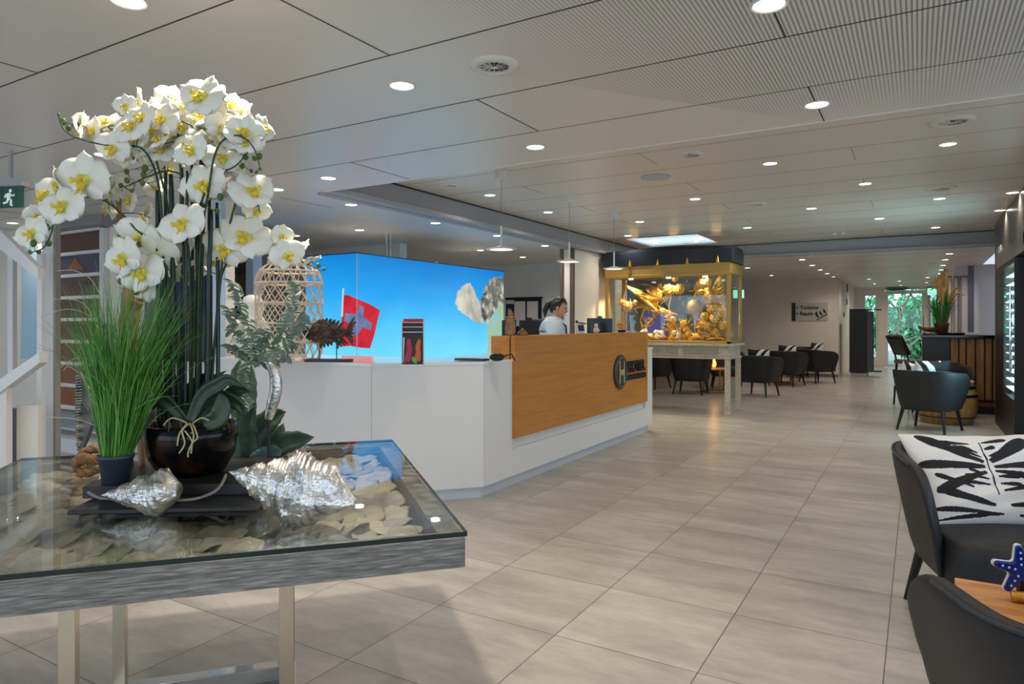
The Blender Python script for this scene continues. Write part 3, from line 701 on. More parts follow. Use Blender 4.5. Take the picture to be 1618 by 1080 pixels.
crs = em_mat('printed_blue_grey', [(.3, rgb(84, 112, 160)), (.7, rgb(128, 152, 190))], 6)
grn = em_mat('printed_slope', [(.4, rgb(150, 214, 214)), (.7, rgb(190, 200, 120))], 5)
def face_poly(name, pts, mm, o=.003, jag=0):
    """flat print on the long face"""
    if jag:
        rj = random.Random(len(pts)); q = []
        for i in range(len(pts)):
            a, b2 = pts[i], pts[(i+1) % len(pts)]
            for k in range(4):
                u = k/4; jx_ = rj.uniform(-jag, jag) if k else 0; q.append((min(795.5, a[0] + (b2[0]-a[0])*u + jx_), a[1] + (b2[1]-a[1])*u + (rj.uniform(-jag, jag) if k else 0)))
        pts = q
    b = MB(); vs = [(XB + o, at(px, 500, X=XB).y, at(px, py, X=XB).z) for px, py in pts]
    b.add(vs, [tuple(range(len(vs)))[::-1]]); return b.build(name, mm, t)
face_poly('printed_snow_peak', [(719, 478), (722, 462), (733, 450), (742, 446), (750, 460), (757, 476), (762, 490), (764, 512), (752, 509), (735, 498), (724, 490)], snow, .003, 1.3)
face_poly('printed_rock_peak', [(765, 455), (772, 442), (783, 437), (795, 438), (795, 575), (784, 575), (774, 572), (776, 540), (768, 510), (760, 500), (759, 478)], rock, .004, 1.6)
face_poly('printed_slope', [(769, 576), (771, 545), (768, 520), (776, 500), (788, 482), (795, 478), (795, 530), (786, 576)], grn, .005, 1.2)
# the printed flag runs round the corner of the picture wall
def mixed_poly(name, pts, mm, o):
    L_ = []; Rr = []
    n = len(pts)
    def side(p): return p[0] - 565
    for i in range(n):
        a, b2 = pts[i], pts[(i+1) % n]
        if side(a) <= 0: L_.append(a)
        if side(a) >= 0: Rr.append(a)
        if side(a) * side(b2) < 0:
            k = side(a) / (side(a) - side(b2)); c = (565, a[1] + (b2[1]-a[1])*k); L_.append(c); Rr.append(c)
    b = MB()
    if len(L_) > 2: b.add([(at(px, py, Y=YBX).x if px < 565 else XB, YBX - o, at(px, py, Y=YBX).z) for px, py in L_], [tuple(range(len(L_)))])
    if len(Rr) > 2: b.add([(XB + o, at(px, py, X=XB).y if px > 565 else YBX, at(px, py, X=XB).z) for px, py in Rr], [tuple(range(len(Rr)))])
    return b.build(name, mm, t)
flagpts = [(544, 466), (552, 466), (565, 472), (583, 480), (600, 490), (596, 505), (591, 528), (584, 550), (570, 549), (556, 546), (541, 547), (540, 520), (541, 490)]
mixed_poly('printed_flag', flagpts, redm, .007)
mixed_poly('printed_cross', [(567, 481), (574, 485), (573, 500), (586, 510), (585, 522), (572, 516), (565, 530), (553, 530), (556, 512), (545, 507), (546, 494), (558, 496), (565, 495)], crs, .009)
mixed_poly('printed_flag_pole', [(542, 455), (544.5, 455), (543, 500), (539.5, 500)], em_mat('printed_pole', [(.3, rgb(190, 214, 226)), (.7, rgb(220, 232, 236))], 3), .009)
b = MB()
for px in (611, 617):
    q = at(px, 400, X=XB - .35); b.tube([(q.x, q.y, ZT), (q.x, q.y, ZL)], .006, 6)
b.build('suspension_rod', M['chrome'], t)

# pinboard on the office wall
a = at(800, 500, Y=YB).x; c = at(856, 500, Y=YB).x; z0 = at(830, 536, Y=YB).z; z1 = at(830, 472, Y=YB).z
t = thing('pin_board', 'dark blue notice board with white sheets on the office wall', 'notice board', ((a + c)/2, YB - .02, (z0+z1)/2))
MB().box((a, YB - .02, z0), (c, YB - .001, z1)).build('board', mat('navy_board', rgb(24, 32, 70), .6), t)
MB().box((a, YB - .05, z1 - .0), (c + .03, YB - .01, z1 + .03)).build('clip_rail', M['black'], t)
for (px0, px1, y0, y1) in ((801, 813, 474, 480), (814, 831, 476, 515), (834, 851, 476, 516)):
    MB().box((at(px0, 500, Y=YB).x, YB - .03, at(1, y1, Y=YB).z if False else at(px0, y1, Y=YB).z), (at(px1, 500, Y=YB).x, YB - .021, at(px0, y0, Y=YB).z)).build('paper_sheet', M['paper'], t)
t = thing('office_chair_back', 'black office chair back standing behind the receptionist', 'chair', (at(858, 500, d=8.2).x, at(858, 500, d=8.2).y, 0))
MB().grid(lambda u, v: (.24*(2*u-1)*(1 - .15*abs(2*v-1)**3), .05*(2*u-1)**2, .85 + .52*v), 9, 9).build('backrest', M['black_fabric'], t, world=False, solid=.05, smooth=True, subsurf=1)
MB().cbox((0, -.22, .5), (.46, .44, .07)).build('seat', M['black_fabric'], t, world=False, bevel=.03)
MB().tube([(0, .06, .5), (0, .07, .9)], .02).tube([(0, -.2, .06), (0, -.2, .48)], .025).build('column', M['black'], t, world=False)
MB().tube([(0, -.2, .08), (.26, -.2, .03)], .02).tube([(0, -.2, .08), (-.26, -.2, .03)], .02).tube([(0, -.2, .08), (0, .08, .03)], .02).tube([(0, -.2, .08), (0, -.46, .03)], .02).ball((.26, -.2, .03), .03).ball((-.26, -.2, .03), .03).ball((0, .08, .03), .03).ball((0, -.46, .03), .03).build('base', M['black'], t, world=False)

# ------------------------------------------------------------------ things on the desk
ZO = 1.205
def on_oak(px, X=XD - .1): return at(px, 500, X=X).y
# wooden kangaroo-like figurine
t = thing('wooden_figurine', 'tall slim brown animal figurine with a scarf at the left end of the oak top', 'figurine', (XD - .11, on_oak(808), ZO))
MB().lathe([(.035, 0), (.042, .02), (.045, .07), (.036, .12), (.022, .15), (.018, .165)], 14).build('body', M['driftwood2'] if 'driftwood2' in M else M.setdefault('driftwood2', noise_mat('tan_wood', [(.3, rgb(120, 88, 56)), (.7, rgb(176, 140, 98))], ns=14, rough=.6)), t, world=False, smooth=True)
MB().ball((0, 0, .185), (.02, .026, .026)).ball((.004, .022, .18), (.012, .02, .012)).build('head', M['driftwood2'], t, world=False, smooth=True)
MB().tube([(-.008, -.01, .2), (-.01, -.014, .225)], [.007, .003], 6).tube([(.008, -.01, .2), (.01, -.014, .225)], [.007, .003], 6).build('ears', M['driftwood2'], t, world=False)
MB().tube([(.0, -.03, .155), (.0, -.09, .15)], .007, 6).tube([(0, .03, .15), (0, .08, .148)], .007, 6).build('arms', M['driftwood2'], t, world=False)
MB().tube([(.024*math.cos(a*PI/8), .024*math.sin(a*PI/8), .155) for a in range(16)], .009, 6, close=True).build('scarf', mat('orange_scarf', rgb(206, 140, 84), .8), t, world=False)
t = thing('desk_bell', 'small brown rounded ornament beside the tall figurine on the oak top', 'ornament', (XD - .09, on_oak(824), ZO))
MB().lathe([(.045, 0), (.047, .01), (.04, .03), (.02, .045), (.005, .05)], 16).build('dome', M['bronze'], t, world=False, smooth=True)
MB().ball((0, 0, .055), .009).build('knob', M['chrome'], t, world=False)
# monitors
def monitor(loc, rz, wd, ht, label, tilt=0):
    t = thing('desk_monitor', label, 'monitor', loc); t.rotation_euler = (0, 0, rz)
    MB().cbox((0, 0, .08 + ht/2), (wd, .025, ht), Matrix.Rotation(tilt, 4, 'X')).build('screen', M['black'], t, world=False, bevel=.006)
    MB().cbox((0, .03, .06), (.04, .03, .14)).build('stand', M['black'], t, world=False)
    MB().lathe([(.1, 0), (.1, .01), (.02, .018)], 20).build('foot', M['black'], t, world=False)
    MB().cbox((0, 0, .08 + ht + .012), (.05, .03, .025)).build('webcam', M['black'], t, world=False, bevel=.004)
    return t
p = at(829, 531, X=XD - .42); monitor((XD - .40, p.y + .05, 1.02), PI/2 - .3, .24, .24, 'dark computer monitor beside the figurine at the left of the desk')
p = at(797, 531, X=XD - .42); t_ = monitor((XD - .42, p.y + .08, 1.02), PI/2 - 1.2, .13, .24, 'second dark monitor turned sideways at the left end of the desk')
p = at(944, 531, X=XD - .36); monitor((XD - .33, p.y, 1.02), PI/2 - .35, .40, .27, 'black monitor with webcam at the right of the receptionist')
# card holder, white figurine, photo stand, phone etc.
t = thing('card_terminal', 'white card terminal with a dark screen standing on the oak top', 'terminal', (XD - .12, on_oak(921), ZO))
MB().cbox((0, 0, .055), (.02, .2, .1), Matrix.Rotation(-.2, 4, 'Y')).build('body', M['white'], t, world=False, bevel=.006)
MB().cbox((.012, .0, .056), (.006, .13, .06), Matrix.Rotation(-.2, 4, 'Y')).build('screen', M['navy'], t, world=False)
MB().tube([(0, -.1, .115), (0, .12, .1)], .006).ball((0, -.1, .12), .014).build('top_bar', M['navy'], t, world=False)
t = thing('white_figurine', 'small cream animal figurine standing on the oak top by the monitor', 'figurine', (XD - .08, on_oak(939), ZO))
MB().lathe([(.018, 0), (.03, .02), (.03, .04), (.015, .06)], 12).ball((0, 0, .075), .02).ball((0, -.02, .092), .01).ball((0, .02, .092), .01).ball((.01, .03, .03), .016).build('body', mat('cream_ceramic', rgb(226, 206, 176), .35), t, world=False, smooth=True)
t = thing('photo_stand', 'pale upright stand with a dark animal photo, right end of the oak desk top', 'picture stand', (XD - .12, on_oak(1004), ZO))
MB().cbox((0, 0, .10), (.012, .16, .2), Matrix.Rotation(-.1, 4, 'Y')).build('frame', mat('pale_blue_print', rgb(170, 196, 214), .4), t, world=False, bevel=.002)
MB().ball((.02, -.02, .165), (.004, .04, .026)).ball((.012, .03, .06), (.004, .02, .05)).build('photo_subject', M['dark_grey'], t, world=False)
MB().cbox((-.03, 0, .008), (.08, .1, .014)).build('foot', M['white'], t, world=False)
t = thing('flower_posy', 'small orange flower posy in a dark blue cup on the desk', 'flowers', (XD - .12, on_oak(985), ZO))
MB().lathe([(.03, 0), (.045, .015), (.048, .03), (.04, .03)], 14).build('cup', M['navy'], t, world=False)
g = MB(); rr = random.Random(3)
for _ in range(40):
    v = Vector((rr.gauss(0, .022), rr.gauss(0, .03), rr.uniform(.05, .11))); g.ball(v, .01, 6, 4)
g.tube([(0, 0, .02), (0, .005, .19)], .003, 5); g.build('blossoms', mat('orange_blossom', rgb(222, 150, 52), .6), t, world=False)
p = at(763, 571, z=1.02)
t = thing('desk_scanner', 'black hand scanner lying on the white desk left of the oak box', 'scanner', (p.x, p.y + .05, 1.02))
MB().cbox((-.12, -.02, .012), (.26, .1, .016)).build('pad', M['black'], t, world=False, bevel=.004)
MB().ball((.08, .02, .032), (.06, .05, .032)).build('scanner_body', M['black_gloss'], t, world=False, smooth=True)
MB().tube([(.1, .02, .02), (.16, .04, .05), (.2, .03, .06), (.23, .04, .01)], .006).build('cable', M['black'], t, world=False)

# brochure rack
p = at(638, 577, z=1.02)
t = thing('brochure_rack', 'tall clear stepped rack of colourful brochures on the white desk corner', 'brochure rack', (p.x, p.y + .1, 1.02)); t.rotation_euler = (0, 0, YAW + .1)
RB = [mat('brochure_red', rgb(170, 40, 60), .4), mat('brochure_dark', rgb(34, 34, 40), .4), mat('brochure_orange', rgb(200, 92, 40), .4), mat('brochure_green', rgb(110, 160, 70), .4)]
MB().box((-.075, -.06, 0), (-.07, .07, .3)).box((.07, -.06, 0), (.075, .07, .3)).box((-.075, .065, 0), (.075, .07, .315)).box((-.075, -.06, 0), (.075, .07, .006)).build('acrylic_frame', mat('grey_acrylic', rgb(176, 182, 186), .15), t, world=False)
for k, (y, h) in enumerate(((-.055, .20), (-.02, .245), (.015, .28), (.045, .312))):
    o = MB().cbox((0, y, h/2 + .006), (.134, .014, h)).build('brochure_stack', RB[1] if k < 3 else RB[0], t, world=False)
    MB().box((-.07, y - .012, h - (.022 if k else .206)), (.07, y - .009, h - .016 if k else .004)).build('lip', M['paper'], t, world=False)
# front cover picture, free patches of colour
rr = random.Random(12)
def cov(mm, pts):
    MB().add([(x, -.0685, z) for x, z in pts], [tuple(range(len(pts)))]).build('cover_picture', mm, t, world=False, solid=.002)
cov(RB[0], [(-.045, .03), (-.03, .02), (-.018, .03), (-.008, .07), (-.004, .11), (-.01, .15), (-.018, .18), (-.034, .185), (-.044, .15), (-.038, .11), (-.048, .07)])
cov(RB[2], [(.012, .05), (.03, .028), (.052, .03), (.056, .08), (.05, .12), (.056, .16), (.044, .185), (.03, .16), (.018, .13), (.022, .09)])
cov(RB[3], [(-.004, .03), (.012, .014), (.03, .012), (.028, .03), (.016, .05), (.004, .062), (-.008, .05)])
cov(mat('brochure_violet', rgb(96, 70, 120), .4), [(-.06, .02), (-.05, .012), (-.044, .04), (-.05, .07), (-.062, .06)])
cov(mat('brochure_pale', rgb(200, 200, 196), .4), [(-.066, .02), (-.062, .02), (-.054, .19), (-.066, .19)])
text = None
# wicker lantern
p = at(437, 571, z=1.02)
t = thing('wicker_lantern', 'large pale rattan lantern with lattice sides standing on the white desk', 'lantern', (p.x, p.y + .12, 1.02))
LR, LH = .245, .74
def lr(z):
    k = z / LH
    if k < .12: return LR * (.84 + .16 * math.sin(k/.12*PI/2))
    if k > .82: return LR * (.60 + .40 * math.cos((k-.82)/.18*PI/2)**.7)
    return LR
b = MB()
for z in (.008, .14, .29, .44, .59, .68): b.tube([(lr(z)*math.cos(a*PI/16), lr(z)*math.sin(a*PI/16), z) for a in range(32)], .0085, 6, close=True)
b.build('ring', M['rattan'], t, world=False)
b = MB()
for (za, zb, n, sft) in ((.008, .14, 18, 1), (.14, .29, 18, 1.3), (.29, .44, 18, 1.3), (.44, .59, 18, 1.3), (.59, .735, 18, .8)):
    for k in range(n):
        for s in (-1, 1):
            ps = []
            for q in range(6):
                z = za + (zb - za)*q/5; a = 2*PI*(k + s*sft*(q/5 - .5)*.9)/n + (PI/n if s > 0 else 0)
                ps.append((lr(z)*math.cos(a), lr(z)*math.sin(a), z))
            b.tube(ps, .0048, 5)
b.build('lattice', M['rattan'], t, world=False)
MB().lathe([(.15, .735), (.16, .745), (.155, .77), (.13, .775), (.13, .74)], 28).build('neck_ring', M['rattan'], t, world=False)
MB().lathe([(.2, .0), (.2, .012)], 28).build('base_disc', M['rattan'], t, world=False)
# driftwood fish on two rods
p = at(510, 572, z=1.02); dpt = (p - Vector((0, 0, EYE))).dot(FW)
t = thing('driftwood_fish', 'dark brown driftwood fish sculpture facing left on two thin rods on the desk', 'sculpture', (p.x, p.y + .06, 1.02)); t.rotation_euler = (0, 0, YAW - .1)
MB().cbox((0, 0, .011), (.34, .1, .022)).build('base', M['black'], t, world=False, bevel=.003)
MB().tube([(-.07, 0, .02), (-.07, 0, .16)], .004).build('rod', M['black'], t, world=False); MB().tube([(.06, 0, .02), (.06, 0, .15)], .004).build('rod', M['black'], t, world=False)
def hb(x): # half height of the fish body at x, head to the left
    k = (x + .19) / .34
    return .085 * math.sin(PI * min(.97, max(.02, k)) ** .8) ** .75
g = MB(); rr = random.Random(21)
g.grid(lambda u, v: ((-.185 + .33*u), .03*math.sin(PI*u)**.5*math.cos(2*PI*v), .215 + .9*hb(-.185 + .33*u)*math.sin(2*PI*v)), 14, 14, closev=True)
for _ in range(95):
    x = rr.uniform(-.13, .12); z = .215 + rr.uniform(-1, 1)*hb(x)*.8; a = rr.uniform(-.9, .9); l = rr.uniform(.03, .06); y = rr.choice((-1, 1))*.034
    g.tube([(x - l*math.cos(a), y*.8, z - l*math.sin(a)), (x, y*1.15, z), (x + l*math.cos(a), y*.8, z + l*math.sin(a))], [.003, .006, .003], 5)
g.build('body', M['driftwood'], t, world=False, smooth=True)
MB().ball((-.165, 0, .22), (.04, .034, .05)).build('head', mat('dark_head_wood', rgb(50, 36, 28), .5), t, world=False, smooth=True)
MB().ball((-.165, -.033, .235), .009).ball((-.165, .033, .235), .009).build('eye', M['black_gloss'], t, world=False)
def fin(pts, nm):
    g = MB()
    for a, c in pts: g.tube([(a[0], 0, a[1]), ((a[0]+c[0])/2, rr.uniform(-.012, .012), (a[1]+c[1])/2), (c[0], 0, c[1])], [.011, .013, .006], 5)
    g.build(nm, M['driftwood'], t, world=False)
fin([((.13, .215), (.185 + .01*k % .02, .12 + .03*k)) for k in range(8)], 'tail_fin')
fin([((-.1 + .03*k, .215 + hb(-.1 + .03*k)*.8), (-.07 + .03*k, .325 - .006*abs(k - 2))) for k in range(7)], 'top_fin')
fin([((-.06 + .02*k, .215 - hb(-.05)*.7), (-.06 + .028*k, .1 + .008*k)) for k in range(4)], 'lower_fin')
fin([((.06 + .01*k, .16), (.07 + .025*k, .1 + .012*k)) for k in range(4)], 'rear_fin')
# white lidded jar and pleated shade behind the orchids
p = at(366, 568, z=1.02)
t = thing('white_jar', 'white ceramic jar with a round spout standing on the desk left of the wicker lantern', 'jar', (p.x, p.y + .2, 1.02))
MB().lathe([(.12, 0), (.14, .03), (.15, .15), (.135, .26), (.09, .32), (.07, .36), (.09, .43), (.07, .5), (.03, .52)], 28).build('body', M['white'], t, world=False, smooth=True)
MB().tube([(0, -.12, .26), (0, -.2, .27)], [.06, .045], 16).build('spout', M['white'], t, world=False, smooth=True)

# ------------------------------------------------------------------ receptionist
px_, py_ = -3.50, at(873, 500, X=-3.50).y
t = thing('person', 'receptionist with black tied-back hair, glasses and white shirt looking down to the right', 'person', (px_, py_, 0))
PM = Matrix.Translation((0, 0, 0))
FA = .32         # facing direction: towards +Y / image right, slightly to the camera
fx_, fy_ = math.cos(FA), math.sin(FA)
Fv = Vector((fx_, fy_, 0)); Sv = Vector((-fy_, fx_, 0))    # forward, left
def skin_chain(name, verts, edges, radii, mm, parent, sub=2):
    me = bpy.data.meshes.new(name); me.from_pydata([tuple(v) for v in verts], edges, []); me.materials.append(mm)
    o = bpy.data.objects.new(name, me); COL.objects.link(o); o.parent = parent
    o.modifiers.new('k', 'SKIN'); sv = me.skin_vertices[0].data
    for i, r in enumerate(radii): sv[i].radius = r if isinstance(r, tuple) else (r, r)
    sv[0].use_root = True
    s = o.modifiers.new('s', 'SUBSURF'); s.levels = s.render_levels = sub
    me.polygons.foreach_set('use_smooth', [True]*len(me.polygons)); o.modifiers['k'].use_smooth_shade = True
    return o
H = Vector((0, 0, 1))
def V(f, s, z): return Fv*f + Sv*s + H*z
body = [V(0,0,.92), V(.0,0,1.06), V(.01,0,1.20), V(.02,0,1.31), V(.035,0,1.375), V(.055,0,1.42),   # 0..5 trunk, neck
        V(.02,.15,1.31), V(.06,.21,1.13), V(.24,.15,1.03), V(.31,.12,1.03),                        # left arm
        V(.02,-.15,1.31), V(.06,-.21,1.13), V(.24,-.15,1.03), V(.31,-.12,1.03),                    # right arm
        V(0,.09,.88), V(.02,.10,.48), V(-.02,.10,.08), V(.1,.11,.035), V(0,-.09,.88), V(.02,-.10,.48), V(-.02,-.10,.08), V(.1,-.11,.035)]
be = [(0,1),(1,2),(2,3),(3,4),(4,5),(3,6),(6,7),(7,8),(8,9),(3,10),(10,11),(11,12),(12,13),(0,14),(14,15),(15,16),(16,17),(0,18),(18,19),(19,20),(20,21)]
br = [.14,.12,.12,.085,.045,.046,.045,.044,.038,.025,.045,.044,.038,.025,.095,.062,.045,.035,.095,.062,.045,.035]
skin_chain('body', body, be, br, M['skin'], t)
sh = body[:4] + [V(.03,0,1.375)] + body[6:9] + body[10:13]
skin_chain('shirt', sh, [(0,1),(1,2),(2,3),(3,4),(3,5),(5,6),(6,7),(3,8),(8,9),(9,10)], [.165,.155,.165,.140,.066,.090,.074,.062,.090,.074,.062], M['shirt'], t)
skin_chain('trousers', [V(0,0,.96), V(0,.09,.86), V(.02,.10,.48), V(-.02,.10,.1), V(0,-.09,.86), V(.02,-.10,.48), V(-.02,-.10,.1)], [(0,1),(1,2),(2,3),(0,4),(4,5),(5,6)], [.16,.11,.078,.06,.11,.078,.06], M['navy'], t)
# head, turned down and forward
HM = Matrix.Translation(V(.075, 0, 1.485)) @ Matrix(((Fv.x, Sv.x, 0, 0), (Fv.y, Sv.y, 0, 0), (0, 0, 1, 0), (0, 0, 0, 1))) @ Matrix.Rotation(.32, 4, 'Y')
def head_pt(u, v):
    a = 2*PI*u; b = PI*(v - .5); x = math.cos(b)*math.cos(a); y = math.cos(b)*math.sin(a); z = math.sin(b)
    X_, Y_, Z_ = .094*x, .073*y, .112*z
    if z < 0: Y_ *= 1 - .38*z*z; X_ *= 1 - .12*z*z
    if x > 0: 
        X_ *= .96
        X_ += .020*math.exp(-((y/.16)**2)) * math.exp(-(((z + .12)/.17)**2))      # nose
        X_ += .008*math.exp(-((y/.3)**2)) * math.exp(-(((z + .52)/.10)**2))      # lips
        X_ += .010*math.exp(-((y/.35)**2)) * math.exp(-(((z + .82)/.14)**2))     # chin
        X_ -= .010*math.exp(-(((abs(y) - .38)/.2)**2)) * math.exp(-(((z - .08)/.12)**2))  # eye sockets
    return (X_, Y_, Z_)
hd = MB().grid(head_pt, 40, 30, HM, closeu=True); ho = hd.build('head', M['skin'], t, world=False, smooth=True)
MB().ball((-.005, .073, -.01), (.018, .01, .03), M=HM).ball((-.005, -.073, -.01), (.018, .01, .03), M=HM).build('ear', M['skin'], t, world=False, smooth=True)
MB().ball((.079, .029, .008), (.009, .013, .009), M=HM).ball((.079, -.029, .008), (.009, .013, .009), M=HM).build('eye', M['black_gloss'], t, world=False, smooth=True)
MB().tube([(.096, -.02, -.058), (.1, 0, -.056), (.096, .02, -.058)], .0045, 6, M=HM).build('mouth', mat('lips', rgb(150, 76, 70), .5), t, world=False)
gl = MB()
for s in (-1, 1): gl.tube([(.094, s*.033 + .023*math.cos(a*PI/8), .004 + .018*math.sin(a*PI/8)) for a in range(16)], .0016, 5, close=True, M=HM); gl.tube([(.092, s*.056, .008), (.04, s*.076, .012), (-.01, s*.078, .01)], .0016, 5, M=HM)
gl.tube([(.098, -.01, .008), (.1, 0, .01), (.098, .01, .008)], .0016, 5, M=HM); gl.build('glasses', mat('pale_metal', (.8, .78, .7), .25, 1), t, world=False)
def hair_pt(u, v):
    a = 2*PI*u; b = PI*(v*.62 - .12); x = math.cos(b)*math.cos(a); y = math.cos(b)*math.sin(a); z = math.sin(b)
    k = 1.10 if x < .55 else 1.02
    fz = .118*z
    if x > .3: fz = .118*max(z, .50 + .1*abs(y))     # hairline above the brow
    return (-.008 + .098*x*k, .080*y, fz + .004)
MB().grid(hair_pt, 36, 16, HM, closeu=True).ball((-.055, 0, .0), (.055, .07, .085), M=HM).build('hair', M['hair'], t, world=False, smooth=True)
MB().tube([(-.1, 0, .02), (-.135, 0, -.01), (-.14, 0, -.08), (-.12, 0, -.15)], [.03, .034, .03, .01], 10, M=HM).build('ponytail', M['hair'], t, world=False, smooth=True)
MB().tube([(-.02, .082, .06), (-.01, .06, .105), (0, 0, .122), (-.01, -.06, .105), (-.02, -.082, .06)], .005, 6, M=HM).build('hair_band', mat('tan_band', rgb(150, 130, 118), .4), t, world=False)
b = MB(); b.tube([V(.07, .05, 1.36), V(.15, .03, 1.28), V(.165, .0, 1.12)], .007, 5); b.tube([V(.07, -.05, 1.36), V(.15, -.03, 1.28), V(.165, .0, 1.12)], .007, 5)
b.build('lanyard', M['navy'], t, world=False)
b = MB()
for s in (-1, 1): b.add([V(.03, s*.05, 1.395), V(.1, s*.015, 1.36), V(.115, s*.05, 1.325), V(.05, s*.085, 1.36)], [(0, 1, 2, 3)])
b.build('collar', mat('blue_collar', rgb(160, 190, 222), .7), t, world=False, solid=.008)
for s in (-1, 1):   # hands on the desk
    vs = [V(.30, s*.12, 1.035), V(.345, s*.115, 1.04), V(.38, s*.11, 1.04)]
    e = [(0, 1), (1, 2)]; r = [(.03, .018), (.036, .015), (.034, .013)]
    for k in range(4):
        o_ = (k - 1.5)*.017; n0 = len(vs); L_ = (.036, .042, .038, .03)[k]
        vs += [V(.385, s*.11 + o_, 1.042), V(.385 + L_*.6, s*.11 + o_*1.1, 1.038), V(.385 + L_*1.1, s*.11 + o_*1.1, 1.026)]; e += [(2, n0), (n0, n0+1), (n0+1, n0+2)]; r += [.0085, .008, .007]
    n0 = len(vs); vs += [V(.345, s*.085, 1.035), V(.375, s*.072, 1.03)]; e += [(1, n0), (n0, n0+1)]; r += [.009, .008]
    skin_chain('hand', vs, e, r, M['skin'], t, 1)
# ------------------------------------------------------------------ armchairs
W, D_, HB = .70, .66, .76
def chair_shell(w=.33, d=.31, hb=.745, flare=.06, z0=.25, wing=.0):
    """closed sweep: U-shaped plan, open to -Y"""
    st = []; n = 34
    for i in range(n + 1):
        k = i / n; a = PI * (k * 1.36 - .18)       # front right, round the back, front left
        c, s = math.cos(a), math.sin(a); e = .62
        x = math.copysign(abs(c) ** e, c); y = math.copysign(abs(s) ** e, s)
        if s < 0: x = math.copysign(1, c); y = s * 1.75
        st.append((x * w, y * d, k))
    vs = []; fs = []
    for i, (x, y, k) in enumerate(st):
        e = min(k, 1 - k) * 2      # 0 at the front ends, 1 at the back
        top = hb - .05 * (1 - min(1, e / .55)) - .10 * (1 - min(1, e / .14)) ** 2
        q = Vector((x, y, 0)); nrm = q.normalized() if q.length else Vector((0, 1, 0))
        th = .065
        for (z, off, tk) in ((z0, -.035, 0), (z0 + .16, .0, 0), (z0 + (top - z0)*.7, flare*.6, 0), (top - .02, flare, 0), (top, flare - .015, 0), (top, flare - th + .015, 0), (top - .02, flare - th, 0), (z0 + (top - z0)*.6, flare*.3 - th, 0), (z0 + .1, -th - .01, 0), (z0, -th - .02, 0)):
            p = q + nrm * off; vs.append((p.x, p.y, z))
    m_ = 10
    for i in range(n):
        for k in range(m_): fs.append((i*m_ + k, i*m_ + (k+1) % m_, (i+1)*m_ + (k+1) % m_, (i+1)*m_ + k))
    fs.append(tuple(range(m_))[::-1]); fs.append(tuple(range(n*m_, n*m_ + m_)))
    return vs, fs, st
def make_chair(label, loc, rz, wide=1.0, group=None):
    t = thing('tub_armchair', label, 'armchair', loc, group); t.rotation_euler = (0, 0, rz)
    vs, fs, st = chair_shell(.31 * wide)
    MB().add(vs, fs).build('backrest', M['black_fabric'], t, smooth=True, subsurf=1, world=False)
    pr = []
    for i in range(3, len(st) - 3):
        p = Vector(vs[i*10 + 4]).lerp(Vector(vs[i*10 + 3]), .5); pr.append(p + Vector((0, 0, .002)))
    MB().tube(pr, .005, 6).build('piping', M['navy_fabric'], t, smooth=True, world=False)
    def seat(u, v):
        a = 2*PI*u; c, s = math.cos(a), math.sin(a); e = .45
        x = math.copysign(abs(c)**e, c); y = math.copysign(abs(s)**e, s)
        prof = ((.0, .25), (.9, .25), (1.0, .27), (1.0, .33), (.995, .40), (.95, .438), (.8, .45), (0, .455))
        k = v * (len(prof) - 1); i = min(int(k), len(prof) - 2); f = k - i
        r = prof[i][0]*(1-f) + prof[i+1][0]*f; z = prof[i][1]*(1-f) + prof[i+1][1]*f
        return (x*r*.275*wide, -.06 + y*r*.30, z)
    MB().grid(seat, 32, 15, closeu=True).build('seat_cushion', M['black_fabric'], t, smooth=True, world=False)
    for sx_ in (-1, 1):
        for sy_ in (-1, 1):
            MB().tube([(sx_*.22*wide, sy_*.21 - .02, .27), (sx_*.265*wide, sy_*.265 - .01, 0)], [.023, .014], 10).build('leg', M['black'], t, world=False)
    return t
def place_chair(proto, loc, rz, label, scale=1.0, group=None):
    c = copy_tree(proto, None, loc, rz, scale, label, group); return c

# patterned cushion: dense grid, black leaf pattern in the cloth colour
def leaf_pattern(x, y):
    """x, y in -1..1; True where the cloth is black: club-shaped leaves fanning out from a middle rib"""
    def club(cx, cy, deg, l, wd, u0=.06, bend=0):
        ang = math.radians(deg); dx, dy = x - cx, y - cy
        u = dx*math.cos(ang) + dy*math.sin(ang); v = -dx*math.sin(ang) + dy*math.cos(ang)
        v -= bend*u*u; t_ = (u - u0)/(l - u0)
        return 0 < t_ < 1 and abs(v) < 1.3*wd*(.25 + .75*t_**.8)*math.sqrt(max(0, 1 - t_**6))
    for a in ((.04, .18, 146, 1.12, .105, .08, -.10), (.04, .12, 174, 1.02, .10), (.04, .04, 201, .98, .095, .08, .08), (.04, .20, 38, 1.0, .13), (.06, .12, 7, .98, .085), (.04, .04, -10, 1.0, .085),
              (.02, .30, 140, .52, .045), (.0, .42, 146, .36, .04), (.04, .34, 24, .36, .05), (.02, .52, 20, .26, .045), (.02, .68, 14, .5, .05), (-.06, .66, 172, .5, .055),
              (.0, -.08, 150, .34, .035), (.02, -.18, 160, .42, .04), (.02, -.28, 170, .5, .04), (.06, -.1, 4, .42, .05), (.06, -.24, -2, .38, .05), (.04, -.42, 12, .95, .06, .08, .12),
              (.02, -.72, 160, .95, .085, .08, -.12), (.0, -.86, 170, .95, .05), (.1, -.7, 6, .9, .08), (.1, -.86, 178, .4, .04), (-.05, -.48, 148, .9, .05, .3), (.2, -.88, 2, .6, .05), (-.95, -.92, 4, .8, .04)):
        if club(*a): return True
    return abs(x - .03 - .02*y) < .012 and -.5 < y < .72
def zebra_pattern(x, y):
    return math.sin(7.5*(x*.5 + y) + 2.2*math.sin(2.6*x + 1.3*y) + 1.2*math.sin(5*y)) > .12
